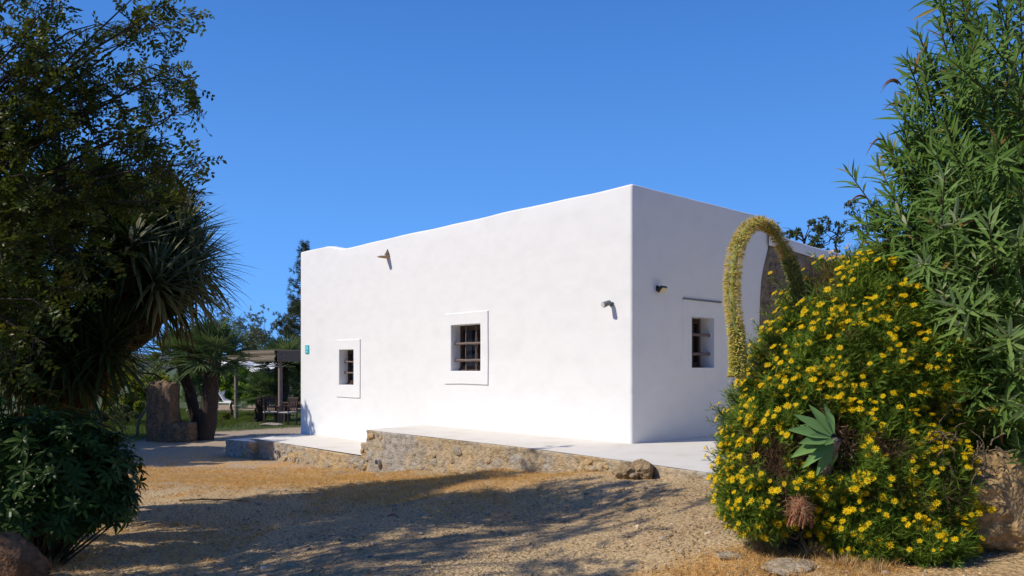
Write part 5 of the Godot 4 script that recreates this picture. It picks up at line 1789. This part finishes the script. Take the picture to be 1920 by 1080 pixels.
func build_pergola() -> void:
	var g := from_house(Vector3(-18.46, 0, -3.1))
	var root := thing("pergola", "timber pergola roofed with brown reed mats beyond the house", "pergola", Vector3(g.x, 0.0, g.z), TURN)
	# x runs towards the drive, -z behind the house
	for q in [Vector3(0, 0, 0), Vector3(-3.85, 0, 0), Vector3(0, 0, -3.4), Vector3(-3.85, 0, -3.4)]:
		var b := MB.new()
		b.tube([q + Vector3(0, -0.2, 0), q + Vector3(0.01, 1.2, 0), q + Vector3(0, 2.42, 0)], [0.085, 0.08, 0.075], 9)
		make("post", b, M.grey_wood, root, true)
	for z in [0.0, -3.4]:
		var b := MB.new()
		b.box(Vector3(-1.92, 2.47, z), Vector3(4.3, 0.12, 0.1), 0.012)
		make("beam", b, M.grey_wood, root)
	for k in 7:
		var b := MB.new()
		b.box(Vector3(-3.85 + 3.85 * k / 6.0, 2.57, -1.7), Vector3(0.07, 0.08, 3.9), 0.01)
		make("rafter", b, M.grey_wood, root)
	var reeds := MB.new()
	for k in 150:
		var x := -4.05 + 4.25 * k / 149.0
		reeds.tube([Vector3(x, 2.63 + rr(-0.006, 0.006), 0.3), Vector3(x + rr(-0.02, 0.02), 2.63 + rr(-0.01, 0.01), -3.7)], [0.014, 0.014], 4)
	make("reed_roof", reeds, M.reed, root)
	for e in [[-4.05, -2.02], [-1.93, 0.16]]:            # rolled-down mats along the front edge
		var b := MB.new()
		for k in 20:
			var y := 2.61 - 0.36 * k / 19.0
			b.tube([Vector3(e[0] + rr(-0.02, 0.02), y, 0.28 + 0.02 * sin(k * 0.5)), Vector3(e[1] + rr(-0.02, 0.02), y + rr(-0.006, 0.006), 0.28 + 0.02 * sin(k * 0.5))], [0.011, 0.011], 4)
		make("reed_blind", b, M.reed, root)
	var sb := MB.new()
	for k in 18:
		var y := 2.60 - 0.36 * k / 17.0
		sb.tube([Vector3(0.2, y, 0.2), Vector3(0.2, y + rr(-0.006, 0.006), -3.6)], [0.011, 0.011], 4)
	make("reed_blind", sb, M.reed, root)
	stone("flagstone", "flat pale flagstone at the foot of the pergola post", "stone", on_land(-8.35, -26.9, 0.02), Vector3(0.4, 0.07, 0.25), 10, 77, Color(0.42, 0.38, 0.33), "", 2, 10, 0.2)

	# table and chairs
	var t := thing("dining_table", "brown wooden dining table under the pergola", "table", on_land(-7.55, -27.9), TURN)
	for k in 5:
		var b := MB.new()
		b.box(Vector3(0, 0.74, -0.36 + 0.18 * k), Vector3(1.5, 0.035, 0.17), 0.006)
		make("plank", b, M.table_wood, t)
	for sx in [-1, 1]:
		for sz in [-1, 1]:
			var b := MB.new()
			b.box(Vector3(sx * 0.66, 0.36, sz * 0.36), Vector3(0.07, 0.72, 0.07), 0.008)
			make("leg", b, M.table_wood, t)
	var ap := MB.new()
	ap.box(Vector3(0, 0.66, 0.36), Vector3(1.25, 0.09, 0.025), 0.004)
	ap.box(Vector3(0, 0.66, -0.36), Vector3(1.25, 0.09, 0.025), 0.004)
	make("apron", ap, M.table_wood, t)
	chair(on_land(-8.55, -27.4), TURN + 70, "dark brown armchair in front of the pergola post")
	chair(on_land(-7.85, -27.1), TURN + 20, "brown chair with a pale seat pulled up to the garden table")
	chair(on_land(-7.2, -28.6), TURN + 190, "brown chair on the far side of the garden table")
	# loungers and parasols on the terrace beyond
	var deck := MB.new()
	deck.box(Vector3.ZERO, Vector3(5.0, 0.24, 4.0), 0.03)
	var dk := make("pool_deck", deck, M.deck)
	dk.position = Vector3(-12.0, 0.05, -36.4)
	tag(dk, "pale stone pool deck beyond the lawn", "pavement", "", "structure")
	lounger(Vector3(-12.7, 0.17, -35.4), 60, M.cloth, "white sun lounger with its back raised")
	lounger(Vector3(-11.2, 0.17, -36.0), 75, M.blue_cloth, "sun lounger with a dark blue cushion")
	parasol(Vector3(-12.9, 0.17, -36.2), 2.35, 1.15, "small white parasol over the raised white lounger")
	parasol(Vector3(-11.3, 0.17, -35.9), 2.15, 1.2, "wide cream parasol behind the pergola blinds")

func chair(at: Vector3, turn: float, label: String) -> void:
	var c := thing("garden_chair", label, "chair", at, turn, "chairs at the garden table")
	var b := MB.new()
	b.box(Vector3(0, 0.44, 0), Vector3(0.48, 0.045, 0.46), 0.012)
	make("seat", b, M.chair_seat, c)
	b = MB.new()
	for k in 6:
		b.box(Vector3(-0.18 + 0.072 * k, 0.70, -0.235), Vector3(0.045, 0.44, 0.02), 0.005, Basis(Vector3.RIGHT, -0.12))
	b.box(Vector3(0, 0.935, -0.265), Vector3(0.5, 0.07, 0.03), 0.008, Basis(Vector3.RIGHT, -0.12))
	make("backrest", b, M.chair_wood, c)
	for sx in [-1, 1]:
		for sz in [-1, 1]:
			b = MB.new()
			b.tube([Vector3(sx * 0.215, 0.0, sz * 0.21), Vector3(sx * 0.215, 0.63 if sz > 0 else 0.9, sz * 0.21 - (0.0 if sz > 0 else 0.035))], [0.02, 0.024], 6)
			make("leg", b, M.chair_wood, c)
		b = MB.new()
		b.box(Vector3(sx * 0.225, 0.645, -0.01), Vector3(0.055, 0.028, 0.5), 0.008)
		make("armrest", b, M.chair_wood, c)

func lounger(at: Vector3, turn: float, fabric: Material, label: String) -> void:
	var l := thing("sun_lounger", label, "lounger", at, turn, "sun loungers on the pool deck")
	var b := MB.new()
	b.box(Vector3(0, 0.30, 0.3), Vector3(0.62, 0.06, 1.3), 0.02)
	make("mattress", b, fabric, l)
	b = MB.new()
	b.box(Vector3(0, 0.55, -0.58), Vector3(0.62, 0.05, 0.72), 0.02, Basis(Vector3.RIGHT, 0.82))
	make("backrest", b, fabric, l)
	b = MB.new()
	b.box(Vector3(-0.33, 0.25, 0.1), Vector3(0.04, 0.05, 1.9), 0.01)
	b.box(Vector3(0.33, 0.25, 0.1), Vector3(0.04, 0.05, 1.9), 0.01)
	make("frame", b, M.cloth, l)
	for sx in [-1, 1]:
		for z in [-0.7, 0.85]:
			b = MB.new()
			b.tube([Vector3(sx * 0.33, 0, z), Vector3(sx * 0.33, 0.25, z)], [0.02, 0.02], 6)
			make("leg", b, M.cloth, l)

func parasol(at: Vector3, h: float, r: float, label: String) -> void:
	var p := thing("parasol", label, "parasol", at, 0.0, "parasols on the pool deck")
	var b := MB.new()
	b.tube([Vector3.ZERO, Vector3(0, h, 0)], [0.025, 0.022], 7)
	make("pole", b, M.grey_wood, p, true)
	b = MB.new()
	b.box(Vector3(0, 0.04, 0), Vector3(0.5, 0.08, 0.5), 0.02)
	make("foot", b, M.rough_grey, p)
	b = MB.new()
	var top := b.p(Vector3(0, h - 0.02, 0))
	for k in 16:
		var a := TAU * k / 16
		var rad := r if k % 2 == 0 else r * 0.93
		b.p(Vector3(cos(a) * rad * 0.5, h - 0.15 - (0.0 if k % 2 == 0 else 0.03), sin(a) * rad * 0.5))
		b.p(Vector3(cos(a) * rad, h - 0.36 - (0.0 if k % 2 == 0 else 0.02), sin(a) * rad))
		b.p(Vector3(cos(a) * rad, h - 0.50, sin(a) * rad))
	for k in 16:
		var o := top + 1 + k * 3
		var n := top + 1 + (k + 1) % 16 * 3
		b.t(top, n, o)
		b.q(o, n, n + 1, o + 1)
		b.q(o + 1, n + 1, n + 2, o + 2)
	make("canopy", b, M.cloth, p)

# ---------------------------------------------------------------- the scene
func _ready() -> void:
	rng.seed = 20240611
	noise.seed = 11
	noise.frequency = 0.12
	noise.fractal_octaves = 3
	fine.seed = 12
	fine.frequency = 0.25
	fine.fractal_octaves = 3

	var cam := Camera3D.new()
	cam.name = "camera"
	cam.projection = Camera3D.PROJECTION_FRUSTUM
	cam.near = 0.1
	cam.far = 9000.0
	cam.size = 1080.0 / 1451.0 * 0.1                  # height of the near plane
	cam.frustum_offset = Vector2(0, 150.0 / 1451.0 * 0.1)   # shift lens: the horizon lies below the middle, uprights stay upright
	cam.position = Vector3(0, 2.0, 0)
	add_child(cam)
	cam.current = true

	var env := Environment.new()
	env.background_mode = Environment.BG_SKY
	var sky := Sky.new()
	var sm := ProceduralSkyMaterial.new()
	sm.sky_top_color = lin(0.010, 0.10, 0.48)
	sm.sky_horizon_color = lin(0.215, 0.60, 1.36)
	sm.sky_curve = 0.27
	sm.ground_bottom_color = lin(0.22, 0.18, 0.13)
	sm.ground_horizon_color = lin(0.26, 0.24, 0.20)
	sm.sun_angle_max = 12.0
	sky.sky_material = sm
	env.sky = sky
	env.tonemap_mode = Environment.TONE_MAPPER_LINEAR
	env.tonemap_exposure = 0.9
	env.sdfgi_enabled = true
	env.ssao_enabled = true
	env.ssil_enabled = true
	var we := WorldEnvironment.new()
	we.name = "world"
	we.environment = env
	add_child(we)

	var sun := DirectionalLight3D.new()
	sun.name = "sun"
	sun.light_color = Color(1.0, 0.965, 0.905)
	sun.light_energy = 1.6
	sun.light_angular_distance = 0.53
	sun.shadow_enabled = true
	add_child(sun)
	var el := deg_to_rad(44.0)
	var to_sun := Vector3(-0.96 * cos(el), sin(el), 0.28 * cos(el))
	sun.look_at_from_position(to_sun * 50.0, Vector3.ZERO, Vector3.UP)

	materials()
	M.pod = mat(lin(0.16, 0.075, 0.045), 0.6)
	M.thick_bark = mat(Color.WHITE, 0.7, true)
	M.table_wood = textured(mat(lin(0.15, 0.075, 0.045), 0.6), M.wood.albedo_texture, 2.0)
	M.chair_wood = textured(mat(lin(0.07, 0.035, 0.025), 0.6), M.wood.albedo_texture, 2.0)
	M.deck = textured(mat(lin(0.42, 0.33, 0.23), 0.9), M.rough.albedo_texture, 0.6)
	M.chair_seat = mat(lin(0.34, 0.33, 0.32), 0.9)
	build_ground()
	build_house()
	build_terraces()
	build_bounce_barn()
	build_near_tree()
	build_yucca()
	build_dark_shrub()
	build_oleander()
	build_daisies()
	build_agave()
	build_garden()
	build_stones()
	build_fittings()
	build_ground_cover()
